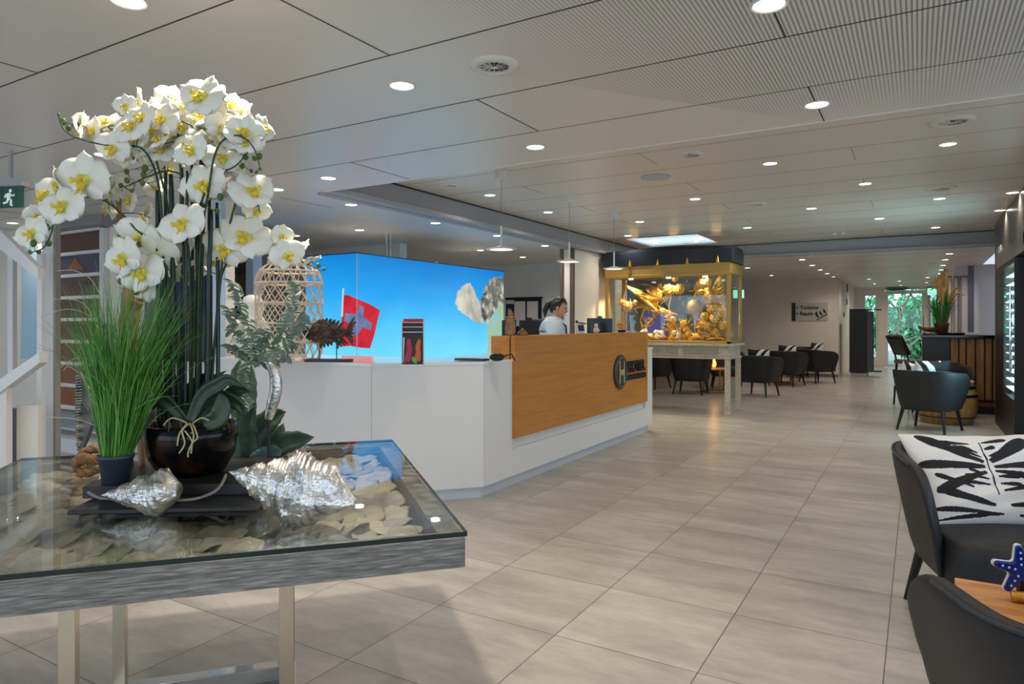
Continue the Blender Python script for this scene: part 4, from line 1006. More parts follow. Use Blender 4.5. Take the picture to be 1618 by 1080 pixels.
def cushion_mesh(name, pat, n=96, size=.225, puff=.075):
    me = bpy.data.meshes.new(name); vs = []; fs = []; cols = []
    wht, blk = (*rgb(226, 224, 222), 1), (*rgb(18, 18, 22), 1)
    for side in (1, -1):
        for j in range(n + 1):
            for i in range(n + 1):
                x = 2*i/n - 1; y = 2*j/n - 1
                k = (max(0, 1 - abs(x)**3.2) * max(0, 1 - abs(y)**3.2)) ** .55
                ex = x*(1 - .07*(1 - y*y)); ey_ = y*(1 - .07*(1 - x*x))
                wr = .004*math.sin(9*x + 4*y) * (1 - k) + .003*math.sin(17*y - 5*x)*k
                vs.append((ex*size, side*(puff*k) + wr, ey_*size))
    o_ = (n+1)**2
    for s in (0, 1):
        for j in range(n):
            for i in range(n):
                a = s*o_ + j*(n+1) + i; f = (a, a+1, a+n+2, a+n+1); fs.append(f[::-1] if s == 0 else f)
                cols.append(blk if pat(2*(i+.5)/n - 1, 2*(j+.5)/n - 1) else wht)
    me.from_pydata(vs, [], fs); ca = me.color_attributes.new('cloth', 'FLOAT_COLOR', 'CORNER')
    data = []
    for c in cols: data += list(c) * 4
    ca.data.foreach_set('color', data)
    me.polygons.foreach_set('use_smooth', [True]*len(fs)); return me
mc = mat('patterned_cloth', (1, 1, 1), .8); N, L, B = nodes(mc)
at_ = N.new('ShaderNodeVertexColor'); at_.layer_name = 'cloth'; L.new(at_.outputs[0], B.inputs['Base Color'])
me_leaf = cushion_mesh('leaf_cushion', leaf_pattern, 190); me_leaf.materials.append(mc)
me_zeb = cushion_mesh('wave_cushion', zebra_pattern, 60); me_zeb.materials.append(mc)
def cushion(me, loc, rz, tilt, label, s=1.0, roll=0, group=None):
    o = bpy.data.objects.new('cushion', me); COL.objects.link(o); o.location = loc; o.scale = (s,)*3
    o.rotation_euler = (tilt, roll, rz); tag(o, label, 'cushion', group); return o

# near chairs
cA = make_chair('black tub armchair nearest the right edge, holding the large leaf-patterned cushion', (.28, 3.56, 0), .28)
cushion(me_leaf, (at(1549, 764, d=3.02).x, at(1549, 764, d=3.02).y, .615), YAW - .05, -.62, 'large black and white leaf-patterned cushion on the nearest front-facing armchair', 1.05).scale = (1.3, 1.0, .98)
cB = place_chair(cA, (.405, 1.875, 0), PI + .35, 'dark tub armchair seen from behind in the bottom right corner')
# mid chair
pm = at(1470, 678, z=0); 
cC = place_chair(cA, (.12, 9.82, 0), PI - .38, 'black tub armchair turned away in front of the wine barrel table, cushion inside')
cushion(me_zeb, (.13, 9.80, .66), .5, .3, 'zebra-patterned cushion in the armchair beside the barrel table, left of two', .95)
cushion(me_zeb, (-.04, 9.78, .64), .1, .3, 'flatter black and white cushion peeking over the barrel-side armchair back', .8, .3)
cD = place_chair(cA, (.26, 11.46, 0), .3, 'black tub armchair partly hidden behind the front barrel-side armchair')
# barrel table
pb = Vector((.72, 10.75, 0)); pb = at(1497, 668, z=0)
t = thing('barrel_table', 'short wooden barrel used as a side table with dark hoops', 'barrel table', (.33, 10.68, 0))
br_ = wood_mat('barrel_oak', rgb(128, 88, 44), rgb(176, 130, 76), ns=3, streak=(9, 9, 1))
MB().lathe([(.29, 0), (.335, .15), (.345, .28), (.335, .40), (.29, .53)], 32).build('staves', br_, t, world=False, smooth=True)
for z, r in ((.09, .318), (.36, .342), (.47, .318)): MB().lathe([(r - .01, z), (r + .004, z), (r + .004, z + .035), (r - .01, z + .035)], 32, cap=False).build('hoop', M['black'], t, world=False)
MB().lathe([(.30, .53), (.305, .54), (.305, .56), (.295, .565)], 32).build('tabletop', wood_mat('barrel_lid', rgb(180, 130, 78), rgb(206, 160, 106), ns=3), t, world=False)
# bar chair
pf = at(1420, 642, z=0)
t = thing('bar_chair', 'high black chair with a grey seat pulled up to the left end of the bar', 'bar chair', (pf.x + .2, pf.y + .25, 0)); t.rotation_euler = (0, 0, .55)
MB().cbox((.05, 0, .70), (.5, .42, .07)).build('seat', mat('grey_leather_seat', rgb(96, 94, 92), .4), t, world=False, bevel=.02)
MB().grid(lambda u, v: (-.24 + .06*(1-v) - .08*v, -.2 + .4*u, .82 + .3*v), 6, 6).build('backrest', M['black'], t, world=False, solid=.05, smooth=True)
for sy_ in (-1, 1): MB().tube([(-.17, sy_*.17, .68), (-.24, sy_*.17, 1.0)], .014).build('back_post', M['black'], t, world=False)
for sx_ in (-1, 1):
    for sy_ in (-1, 1): MB().tube([(sx_*.19 + .02, sy_*.17, .68), (sx_*.22 + .02, sy_*.2, 0)], [.02, .015]).build('leg', M['black'], t, world=False)
MB().tube([(-.2, -.19, .25), (.24, -.19, .25), (.24, .19, .25), (-.2, .19, .25)], .009, close=True).build('foot_ring', M['black'], t, world=False)
tag(MB().cbox((at(1417, 545, Y=pf.y + .30).x, pf.y + .30, .97), (.05, .16, .24), None).build('orange_jacket', mat('orange_cloth', rgb(214, 110, 84), .8), bevel=.03), 'orange cloth hanging over the back of the high black bar chair', 'jacket')

# far group (floor contacts read from the photograph)
def fchair(px, py, rz, label, s=1.0, group='black tub armchairs in the far lounge'):
    p = at(px, py, z=0); return place_chair(cA, (p.x, p.y, 0), rz, label, s, group)
f1 = fchair(1030, 613, PI - .3, 'leftmost far black armchair, half hidden by the reception desk end')
f2 = fchair(1091, 622, PI + .05, 'black armchair seen from behind under the carved display table')
f3 = fchair(1146, 612, .3, 'black armchair hidden behind the front leg of the display table')
f4 = fchair(1198, 625, PI - .25, 'black armchair with patterned cushion just right of the display table legs')
f5 = fchair(1243, 609, PI - .3, 'black armchair standing third from the right in the far lounge row')
f6 = fchair(1290, 604, PI - .75, 'rightmost black armchair of the far lounge row, with pale cushion')
f7 = fchair(1268, 596, .6, 'black armchair partly hidden between the two rightmost far armchairs')
def on_chair(c, label, rz, s=1.0, dz=.69, back=.03, dx=0, roll=0):
    a = c.rotation_euler.z; v = Vector((dx, back, 0)); x = v.x*math.cos(a) - v.y*math.sin(a); y = v.x*math.sin(a) + v.y*math.cos(a)
    return cushion(me_zeb, (c.location.x + x, c.location.y + y, dz), rz, .2, label, s, roll, 'black and white cushions in the far lounge')
on_chair(f4, 'black and white cushion on the armchair beside the display table legs', PI - .1, .9, .65, 0, 0)
on_chair(f4, 'second cushion leaning on the armchair beside the display table legs', PI - .6, .8, .64, -.12, .1, .3)
on_chair(f5, 'black and white cushion on the third armchair from the right in the far lounge', PI - .3, .9, .66, 0)
on_chair(f6, 'pale cushion on the rightmost far lounge armchair', PI - .75, .95, .68, 0)

def round_table(px, py, r, h, label, lamp=False):
    p = at(px, py, z=0); t = thing('lounge_table', label, 'side table', (p.x, p.y, 0))
    wd = M['tablewood']
    MB().lathe([(r - .01, h - .03), (r, h - .025), (r, h - .005), (r - .01, h)], 28).build('tabletop', wd, t, world=False)
    for k in range(4):
        a = PI/4 + k*PI/2; MB().tube([(r*.75*math.cos(a), r*.75*math.sin(a), 0), (r*.7*math.cos(a), r*.7*math.sin(a), h - .03)], .022).build('leg', wd, t, world=False)
    MB().tube([(r*.8*math.cos(a*PI/14), r*.8*math.sin(a*PI/14), .025) for a in range(28)], .018, 6, close=True).build('foot_ring', wd, t, world=False)
    return t
M['tablewood'] = wood_mat('warm_table_wood', rgb(150, 98, 52), rgb(196, 138, 82), ns=3)
rt = round_table(1128, 619, .30, .46, 'small round wooden table with a glowing lamp beneath the display case')
round_table(1240, 606, .28, .42, 'low round wooden table between the far lounge armchairs')
t = thing('candle_lamp', 'small glowing orange candle lamp on the wooden table beneath the display case', 'lamp', (rt.location.x, rt.location.y, .46))
MB().lathe([(.035, 0), (.04, .01), (.03, .02)], 14).build('base', M['gold'], t, world=False)
MB().lathe([(.03, .02), (.05, .06), (.045, .11), (.02, .16), (.01, .17)], 14).build('glass_shade', mat('amber_glow', (1, .5, .1), .4, emit=(1, .42, .08), es=3), t, world=False, smooth=True)
pl = bpy.data.lights.new('candle_glow', 'POINT'); pl.energy = 6; pl.color = (1, .5, .15); pl.shadow_soft_size = .05
lo = bpy.data.objects.new('candle_glow', pl); COL.objects.link(lo); lo.parent = t; lo.location = (0, -.05, .25)

# near coffee table with starfish
t = thing('coffee_table', 'low orange-brown wooden table between the two nearest armchairs', 'table', (.42, 2.44, 0))
tw = wood_mat('acacia_top', rgb(176, 108, 52), rgb(222, 160, 96), ns=2.2, streak=(1.2, 10, 6), rough=.4)
ztb = .50
MB().prism([(.10, 2.57), (.10, 2.36), (.17, 2.26), (.80, 2.26), (.86, 2.34), (.86, 2.57)], ztb - .035, ztb).build('tabletop', tw, t, bevel=.003)
MB().lathe([(.2, 0), (.2, .015), (.03, .03), (.03, ztb - .035)], 20, Matrix.Translation((.46, 2.42, 0))).build('pedestal', M['black'], t)
# starfish
ps = at(1612, 900, d=1.98)
t = thing('starfish_ornament', 'blue starfish ornament with white dots standing on the near wooden table', 'ornament', (ps.x, ps.y, ps.z)); t.rotation_euler = (0, 0, YAW - .15)
def star_pts(r1, r2, a0):
    pts = []
    for k in range(5):
        for (da, r) in ((-.12, r1*.96), (0, r1), (.12, r1*.96), (PI/5 - .12, r2*1.02), (PI/5 + .12, r2*1.02)):
            a = a0 + k*2*PI/5 + da; pts.append((r*math.cos(a), r*math.sin(a)))
    return pts
RXn = Matrix.Rotation(PI/2, 4, 'X')
MB().prism(star_pts(.073, .031, .38), -.008, .008, RXn).build('body', mat('cobalt_glaze', rgb(16, 46, 130), .2), t, world=False, bevel=.004)
MB().prism(star_pts(.076, .033, .38), -.009, .004, RXn @ Matrix.Translation((0, 0, -.004))).build('white_rim', M['white'], t, world=False, bevel=.003)
g = MB()
for k in range(5):
    for q in (.018, .035, .052):
        a = .38 + k*2*PI/5; g.ball((q*math.cos(a), -.0085, q*math.sin(a)), (.0035, .002, .0035), 8, 5)
g.build('dots', M['white'], t, world=False)
MB().cbox((.01, .01, (ztb - ps.z)/2 - .02), (.02, .02, abs(ztb - ps.z) - .0)).build('stand', M['black'], t, world=False)
pg = at(1606, 951, z=ztb)
tag(MB().tube([(pg.x - .012, pg.y, ztb + .016), (pg.x + .06, pg.y + .01, ztb + .018), (pg.x + .14, pg.y, ztb + .016)], [.015, .018, .014], 10).build('brass_ornament', M['gold'], smooth=True), 'short ribbed golden bar lying on the near wooden table', 'ornament')
# ------------------------------------------------------------------ gilded display case on its table
KX0, KX1, KY0, KY1 = -4.19, -2.28, 9.88, 10.63
t = thing('display_table', 'pale washed wooden table with panelled apron carrying the gilded glass case', 'table', ((KX0+KX1)/2, (KY0+KY1)/2, 0))
wm = noise_mat('washed_wood', [(.3, rgb(170, 156, 136)), (.7, rgb(204, 190, 170))], scale=(6, 6, 6), ns=4, rough=.6, bump=.1)
MB().box((KX0 - .03, KY0 - .03, .985), (KX1 + .03, KY1 + .03, 1.02)).build('tabletop', wm, t, bevel=.005)
MB().box((KX0 + .02, KY0 + .02, .81), (KX1 - .02, KY1 - .02, .985)).box((KX0, KY0, .80), (KX1, KY1, .825)).build('apron', wm, t, bevel=.003)
for (x, wd) in ((KX0 + .33, .5), (KX0 + .90, .5), (KX0 + 1.48, .5)):
    g = MB(); z0, z1 = .845, .955; y = KY0 + .012
    g.box((x - wd/2, y, z0), (x + wd/2, KY0 + .03, z1)); g.build('apron_panel', noise_mat('grey_wash', [(.3, rgb(140, 130, 116)), (.7, rgb(160, 150, 136))], ns=5, rough=.7), t)
    f = MB(); f.tube([(x - wd/2, y, z0), (x + wd/2, y, z0), (x + wd/2, y, z1), (x - wd/2, y, z1)], .009, 5, close=True); f.build('panel_moulding', wm, t)
for x in (KX0 + .05, KX1 - .05):
    for y in (KY0 + .05, KY1 - .05):
        MB().prism([(x-.036, y-.036), (x+.036, y-.036), (x+.036, y+.036), (x-.036, y+.036)], 0.03, .81).box((x-.05, y-.05, 0), (x+.05, y+.05, .04)).build('leg', wm, t, bevel=.006)
t = thing('display_case', 'large glass case with antique gold frame and arched dark canopy', 'display case', ((KX0+KX1)/2, (KY0+KY1)/2, 1.02))
gp = M['gold_paint']; f = MB(); zb, zt = 1.02, 2.02; e = .055
for x in (KX0, KX1 - e):
    for y in (KY0, KY1 - e): f.box((x, y, zb), (x + e, y + e, zt))
f.box((KX0, KY0, zb), (KX1, KY1, zb + .035)); f.build('gold_frame', gp, t, bevel=.004)
g = MB(); g.box((KX0 - .005, KY0 - .005, zt), (KX1 + .005, KY1 + .005, zt + .17)); g.box((KX0 + .02, KY0 - .02, zt - .02), (KX1 - .02, KY0 + .01, zt + .03)); g.build('gold_band', gp, t, bevel=.01)
xm = (KX0 + KX1)/2
MB().grid(lambda u, v: (KX0 - .02 + (KX1 - KX0 + .04)*u, (KY0 - .02, KY0 - .01, KY0 + .06, KY1 - .06, KY1 + .01, KY1 + .02)[int(round(v*5))], (zt + .17, zt + .355 + .025*math.sin(PI*u), zt + .40 + .04*math.sin(PI*u), zt + .40 + .04*math.sin(PI*u), zt + .355 + .025*math.sin(PI*u), zt + .17)[int(round(v*5))]), 24, 6, closev=False).add([(KX0 - .02, KY0 - .02, zt + .17), (KX0 - .02, KY0 - .01, zt + .355), (KX0 - .02, KY0 + .06, zt + .40), (KX0 - .02, KY1 - .06, zt + .40), (KX0 - .02, KY1 + .01, zt + .355), (KX0 - .02, KY1 + .02, zt + .17)], [(0, 1, 2, 3, 4, 5)]).add([(KX1 + .02, KY0 - .02, zt + .17), (KX1 + .02, KY0 - .01, zt + .355), (KX1 + .02, KY0 + .06, zt + .40), (KX1 + .02, KY1 - .06, zt + .40), (KX1 + .02, KY1 + .01, zt + .355), (KX1 + .02, KY1 + .02, zt + .17)], [(5, 4, 3, 2, 1, 0)]).build('canopy', mat('midnight_canopy', rgb(30, 38, 48), .3), t)
for k in range(4):
    x = KX0 + .42 + k*.44
    MB().lathe([(.026, 0), (.018, .04), (.006, .08), (0.001, .10)], 12, Matrix.Translation((x, KY0 - .035, zt + .16))).build('gold_finial', M['gold'], t)
MB().box((KX0 + e, KY0 + .012, zb + .035), (KX1 - e, KY0 + .016, zt)).box((KX1 - .016, KY0 + e, zb + .035), (KX1 - .012, KY1 - e, zt)).box((KX0 + .012, KY0 + e, zb + .035), (KX0 + .016, KY1 - e, zt)).box((KX0 + e, KY1 - .016, zb + .035), (KX1 - e, KY1 - .012, zt)).build('glass_panes', M['glass'], t)
for x in (KX0 + .35, KX0 + .95, KX0 + 1.5):
    s = MB().lathe([(.035, 0), (.035, .02)], 14, Matrix.Translation((x, KY0 + .2, zt - .025))).build('case_light', M['emit_lamp'], t)
    L_ = bpy.data.lights.new('case_spot', 'SPOT'); L_.energy = 95; L_.color = (1, .75, .42); L_.spot_size = 2.2; L_.spot_blend = .5; L_.shadow_soft_size = .04
    o = bpy.data.objects.new('case_spot', L_); COL.objects.link(o); o.parent = s; o.location = (x - s.matrix_world.translation.x, 0, 0)
    o.location = (x - t.location.x, KY0 + .2 - t.location.y, zt - .035 - t.location.z); o.parent = t

# gilded wood carvings
KY = 10.2
def kp(px, py, y=KY): return at(px, py, Y=y)
def feather(g, p, ang, l, wd, curl=.3, ydev=0, n=7):
    """tapering curved blade in the XZ plane, rounded section"""
    ps = []; rs = []; a = ang; q = Vector(p)
    for k in range(n):
        ps.append(q.copy()); u = k/(n-1); rs.append(max(.002, 1.35*wd*(.35 + .65*math.sin(PI*min(1, u*.9 + .1)))*(1 - u*.55)))
        q = q + Vector((math.cos(a), ydev, math.sin(a)))*(l/(n-1)); a += curl/(n-1)
    g.tube(ps, rs, 6)
def blossom(g, c, r, rr, n=9):
    for ring in range(3):
        for k in range(n):
            a = 2*PI*k/n + ring*.4 + rr.uniform(-.1, .1); q = 1.25*r*(1 - .28*ring)
            g.ball((c.x + q*.62*math.cos(a), c.y - .02*ring + rr.uniform(-.01, .01), c.z + q*.62*math.sin(a)), (q*.34, q*.2, q*.34), 7, 5)
    g.ball((c.x, c.y - .05, c.z), r*.25, 8, 6)
rr = random.Random(77)
t = thing('gilded_phoenix', 'gilded flying phoenix carving with long sweeping tail at the upper left of the case', 'carving', kp(1030, 470))
g = MB()
for k in range(13): feather(g, kp(984 + k*3.2, 448 + k*2.2, KY + rr.uniform(-.08, .08)), -.55 - .04*k, .36 - .01*k, .026, .5 + .02*k)
g.build('tail_feathers', M['gold'], t, smooth=True)
g = MB()
g.tube([kp(1004, 458), kp(1016, 468), kp(1030, 474), kp(1042, 470), kp(1044, 462), kp(1036, 456)], [.03, .055, .065, .05, .04, .03], 10)
for k in range(10): feather(g, kp(1030 + k, 466 + k*.6, KY - .04), 2.5 - .16*k, .14, .014, -.4)
for k in range(7): feather(g, kp(1022 + k*3, 474, KY - .02), -1.2 - .12*k, .15, .014, .5)
g.build('body', M['gold'], t, smooth=True)
g = MB(); g.ball(kp(1038, 456), (.045, .04, .04), 10, 8); g.tube([kp(1035, 455), kp(1025, 450), kp(1014, 448)], [.012, .008, .003], 6)
for k in range(5): feather(g, kp(1040, 452), 1.2 - .35*k, .07, .009, -.6)
g.build('head', M['gold'], t, smooth=True)
MB().tube([kp(986, 505), kp(986, 470), kp(990, 455)], .010).tube([kp(986, 525), kp(986, 500)], .012).tube([kp(986, 532), kp(986, 520)], [.05, .012]).tube([kp(1020, 540), kp(1012, 505), kp(1022, 478)], .014).build('support_branch', M['gold'], t)
t = thing('gilded_branch', 'gilded carved branch with small leaves and blossoms reaching across the left of the case', 'carving', kp(1010, 490))
g = MB()
for pts in ([(980, 474), (995, 478), (1010, 480), (1025, 486), (1040, 482)], [(982, 496), (1000, 488), (1016, 484), (1034, 492), (1052, 490), (1062, 496)], [(1012, 534), (1024, 512), (1034, 500)]):
    ps = smooth_path([kp(a, b, KY + rr.uniform(-.05, .05)) for a, b in pts], 5); g.tube(ps, [.016 - .008*i/len(ps) for i in range(len(ps))], 6)
    for p in ps[::2]:
        for _ in range(3): feather(g, p, rr.uniform(0, 6.2), rr.uniform(.05, .1), .009, rr.uniform(-.8, .8), rr.uniform(-.3, .3), 5)
g.build('branches', M['gold'], t, smooth=True)
g = MB()
for a, b, r in ((992, 484, .07), (983, 478, .045), (1046, 492, .05), (1004, 478, .04)): blossom(g, kp(a, b, KY - .05), r, rr)
g.build('blossoms', M['gold'], t, smooth=True)
t = thing('gilded_peony_bird', 'gilded cluster of blossoms with a crowned top in the upper middle of the case', 'carving', kp(1066, 458))
g = MB(); blossom(g, kp(1056, 458), .085, rr); blossom(g, kp(1074, 456), .075, rr)
g.ball(kp(1067, 440), (.06, .05, .06), 12, 9); g.ball(kp(1067, 434), (.035, .03, .04), 10, 8); g.tube([kp(1067, 432), kp(1067, 429)], [.012, .003])
for k in range(9): feather(g, kp(1068, 452, KY - .03), -.3 - .35*k, .13, .016, .5)
g.build('blossoms', M['gold'], t, smooth=True)
MB().tube([kp(1060, 462), kp(1046, 474), kp(1040, 478)], [.022, .014, .010]).tube([kp(1064, 462), kp(1052, 474), kp(1044, 480)], [.018, .012, .010]).tube([kp(1061, 462), kp(1057, 485), kp(1058, 530), kp(1058, 541)], .011).build('stems', M['gold'], t)
t = thing('gilded_coral_vase', 'spiky gilded coral-like carving standing in the centre of the case', 'carving', kp(1066, 510))
g = MB()
for k in range(46): feather(g, kp(1060 + rr.uniform(-4, 6), 500 + rr.uniform(-6, 22), KY + rr.uniform(-.06, .04)), rr.uniform(-.4, 3.5), rr.uniform(.06, .13), .012, rr.uniform(-.6, .6), rr.uniform(-.4, .3), 5)
g.tube([kp(1063, 541), kp(1062, 520), kp(1063, 500)], [.05, .06, .05], 10); g.build('spikes', M['gold'], t, smooth=True)
g = MB()
for k in range(4): blossom(g, kp(1080 + k*4, 512 + k*8, KY - .1), .05, rr, 7)
for k in range(26): feather(g, kp(1080 + rr.uniform(-6, 12), 520 + rr.uniform(-14, 16), KY - .08), rr.uniform(.4, 2.8), rr.uniform(.05, .12), .011, rr.uniform(-.8, .8), rr.uniform(-.4, .2), 5)
g.build('leaves', M['gold'], t, smooth=True)
t = thing('gilded_dragon', 'big gilded coiled dragon carving with a flame-like mane filling the right of the case', 'carving', kp(1122, 490))
g = MB()
ps = smooth_path([kp(a, b, KY + c) for a, b, c in ((1100, 462, 0), (1108, 452, .05), (1120, 458, -.05), (1118, 474, -.1), (1130, 484, 0), (1140, 500, .05), (1128, 516, -.05), (1112, 512, -.12), (1106, 524, 0), (1122, 534, .03), (1142, 532, 0))], 6)
g.tube(ps, [.05 + .02*math.sin(i*.5) for i in range(len(ps))], 10)
for i, p in enumerate(ps):
    for _ in range(3): feather(g, p + Vector((0, -.04, 0)), rr.uniform(0, 6.28), rr.uniform(.05, .11), .014, rr.uniform(-1, 1), rr.uniform(-.4, 0), 5)
g.build('body', M['gold'], t, smooth=True)
g = MB()
for k in range(9):
    feather(g, kp(1120 + k*1.2, 470 + k*4.2, KY + .02), .95 - .02*k, .30, .028, .55)
    feather(g, kp(1134, 452 + k*6, KY - .06), .3, .14, .017, 1.1)
for k in range(4): feather(g, kp(1128 + k*3, 452), 1.0 + .14*k, .22, .022, .35)
g.build('flame_mane', M['gold'], t, smooth=True)
g = MB()
for a, b, r in ((1108, 448, .07), (1118, 446, .06), (1106, 460, .06), (1126, 488, .075), (1140, 492, .07), (1128, 504, .07), (1114, 500, .06), (1142, 514, .07), (1130, 524, .06)): blossom(g, kp(a, b, KY - .1), r, rr)
g.build('cloud_scrolls', M['gold'], t, smooth=True)
t = thing('gilded_pearl', 'smooth round gilded ball left of the dragon in the case', 'carving', kp(1098, 485))
MB().ball(kp(1098, 484), (.115, .1, .115), 20, 14).build('ball', mat('matt_gold', (.55, .33, .09), .5, .6), t, smooth=True)
MB().tube([kp(1098, 541), kp(1098, 496)], .012).build('stand', M['gold'], t)
t = thing('gilded_rockwork', 'low gilded carved rocks and waves covering the floor of the case', 'carving', (xm, KY, 1.055))
for k in range(26):
    g = MB(); x = KX0 + .2 + rr.random()*1.55; y = KY0 + .1 + rr.random()*.5
    l = rr.uniform(.12, .3); g.tube([(x - l/2, y, 1.075), (x, y + rr.uniform(-.03, .03), 1.09 + rr.uniform(0, .05)), (x + l/2, y, 1.075)], [.012, rr.uniform(.018, .035), .008], 7)
    for _ in range(3): feather(g, Vector((x, y, 1.10)), rr.uniform(.3, 2.8), .07, .01, rr.uniform(-1, 1), 0, 5)
    g.build('rock', M['gold'], t, smooth=True)
t = thing('glass_fish_ornament', 'cluster of clear and white glass blossoms low in the case', 'ornament', (KX0 + .75, KY0 + .14, 1.055))
g = MB(); ivory = mat('ivory_carving', rgb(226, 220, 214), .3)
for k in range(12): blossom(g, Vector((KX0 + .45 + rr.random()*.65, KY0 + .12 + rr.random()*.12, 1.1 + rr.random()*.1)), .035, rr, 6)
g.build('blossoms', ivory, t, smooth=True)
t = thing('white_coral', 'small white coral twigs in the right end of the case', 'ornament', (KX1 - .12, KY0 + .5, 1.055))
g = MB()
for k in range(24):
    a = rr.uniform(0, 6.28); g.tube([(KX1 - .14, KY0 + .5, 1.06), (KX1 - .14 + .04*math.cos(a), KY0 + .5 + .1*math.sin(a), 1.12), (KX1 - .14 + .05*math.cos(a), KY0 + .5 + .16*math.sin(a), 1.1 + rr.uniform(.02, .16))], [.01, .007, .003], 5)
g.build('twigs', ivory, t)
# violet glass panel behind the carvings
vp = bpy.data.materials.new('violet_glass'); M['violet'] = mat('violet_glass_block', rgb(96, 96, 190), .15, emit=rgb(84, 90, 190), es=.35)  # faint glow put into the block colour, it is no lamp
t = thing('violet_block', 'translucent violet-blue block behind the left carvings in the case', 'ornament', ((kp(1036, 500).x), KY + .3, 1.055))
MB().box((kp(1018, 500, KY + .28).x, KY + .28, 1.056), (kp(1056, 500, KY + .28).x, KY + .32, kp(1040, 492, KY + .28).z)).build('block', M['violet'], t, bevel=.01)
g = MB()
for _ in range(18):
    p = Vector((kp(1018 + rr.random()*38, 500, KY + .26).x, KY + .27, 1.1 + rr.random()*.35)); g.ball(p, (rr.uniform(.03, .06), .01, .03), 8, 5)
g.build('swirls', mat('pale_violet', rgb(150, 146, 214), .3), t, smooth=True)

# little uplights on the canopy, washing the ceiling gold
for x in (KX0 + .3, KX0 + .95, KX0 + 1.6):
    u_ = thing('canopy_uplight', 'small uplight standing on top of the display case canopy', 'uplight', (x, KY1 - .3, zt + .425)); u_['group'] = 'uplights on the display case'
    MB().lathe([(.03, 0), (.035, .02), (.03, .03), (.02, .02)], 14).build('body', M['black'], u_, world=False)
    L_ = bpy.data.lights.new('uplight_glow', 'POINT'); L_.energy = .8; L_.color = (1, .62, .25); L_.shadow_soft_size = .08
    o = bpy.data.objects.new('uplight_glow', L_); COL.objects.link(o); o.parent = u_; o.location = (0, 0, .06)
# ------------------------------------------------------------------ left side: stair, post, framed menus, screen
YL = 3.95
mx0, mx1 = at(92, 500, Y=YL).x, at(172, 500, Y=YL).x
mz0, mz1 = .40, 2.30
t = thing('framed_display_board', 'tall white-framed display with eight brown rows on the left wall', 'display board', ((mx0+mx1)/2, YL - .02, (mz0+mz1)/2))
f = MB(); e = .07
f.box((mx0, YL - .06, mz0), (mx0 + e, YL - .001, mz1)); f.box((mx1 - e, YL - .06, mz0), (mx1, YL - .001, mz1))
nR = 8; zs = [mz0 + (mz1 - mz0)*k/nR for k in range(nR + 1)]
for z in zs: f.box((mx0 + e, YL - .06, z - .018), (mx1 - e, YL - .001, z + .018))
f.build('white_frame', M['white'], t, bevel=.003)
rr = random.Random(4)
cols = [rgb(158, 96, 60), rgb(150, 92, 62), rgb(140, 92, 74), rgb(128, 90, 78), rgb(120, 88, 80), rgb(110, 84, 80), rgb(92, 84, 110), rgb(100, 66, 56)]
for k in range(nR):
    m_ = noise_mat('row_print', [(.3, tuple(c*.8 for c in cols[k])), (.7, cols[k])], ns=3, rough=.25)
    MB().box((mx0 + e, YL - .03, zs[k] + .018), (mx1 - e, YL - .02, zs[k+1] - .018)).build('row_panel', m_, t)
    if k in (2, 3, 4, 5):
        g = MB()
        for q in range(6): g.ball((mx0 + .35 + q*.075, YL - .031, (zs[k]+zs[k+1])/2 + rr.uniform(-.03, .03)), (.022, .003, .03), 7, 5)
        g.build('row_drawing', M['dark_grey'], t)
z_ = (zs[6] + zs[7])/2
g = MB(); g.add([(mx0 + .25, YL - .034, z_ - .06), (mx0 + .62, YL - .034, z_ - .06), (mx0 + .5, YL - .034, z_ + .02), (mx0 + .43, YL - .034, z_ + .08), (mx0 + .36, YL - .034, z_ + .02)], [(0, 1, 2, 3, 4)])
g.build('roof_drawing', mat('print_orange', rgb(150, 90, 60), .4), t, solid=.002)
tag(MB().box((mx0 - .12, YL - .13, mz1 + .01), (mx1 + .12, YL - .001, ZL - .001)).box((mx0 - .15, YL - .16, mz1 + .02), (mx1 + .15, YL - .13, mz1 + .05)).build('pelmet', mat('grey_pelmet', rgb(150, 146, 144), .5)), 'grey box pelmet above the white-framed brown display board', 'pelmet')
tag(MB().box((mx0 - .05, YL - .2, mz0 - .10), (mx1 + .3, YL - .001, mz0 - .04)).box((mx0 - .02, YL - .14, mz0 - .2), (mx1 + .25, YL - .001, mz0 - .10)).build('sill', mat('grey_sill', rgb(150, 152, 158), .4)), 'grey ledge below the white-framed brown display board', 'ledge')
tag(MB().box((mx0 - .1, YL - .32, 0), (mx1 + .5, YL - .001, .14)).build('step', M['white']), 'low white step along the left wall under the display board', 'step')
# screen
s0, s1 = at(254, 500, Y=YL).x, at(336, 500, Y=YL).x; z0, z1 = at(300, 570, Y=YL).z, at(300, 437, Y=YL).z
t = thing('wall_screen', 'dark blue-lit wall screen seen behind the orchid stems', 'screen', ((s0+s1)/2, YL - .03, (z0+z1)/2))
MB().box((s0, YL - .06, z0), (s1, YL - .001, z1)).build('casing', M['black'], t, bevel=.004)
mm = mat('screen_picture', (0, 0, 0), .15); N, L, B = nodes(mm)
tc = N.new('ShaderNodeTexCoord'); s_ = N.new('ShaderNodeSeparateXYZ'); L.new(tc.outputs['Generated'], s_.inputs[0])
L.new(ramp(mm, s_.outputs[2], [(0, (.005, .006, .008)), (.16, (.03, .035, .045)), (.5, rgb(46, 50, 62)), (.62, rgb(8, 20, 70)), (1, rgb(6, 18, 64))]), B.inputs['Emission Color']); B.inputs['Emission Strength'].default_value = .8
MB().box((s0 + .02, YL - .063, z0 + .02), (s1 - .02, YL - .06, z1 - .02)).build('display', mm, t)
tag(MB().box((s0 - .22, YL - .03, .5), (s0 - .02, YL - .001, z1)).build('grey_wall_panel', mat('grey_panel', rgb(120, 118, 116), .4)), 'grey upright wall panel left of the dark screen', 'panel')
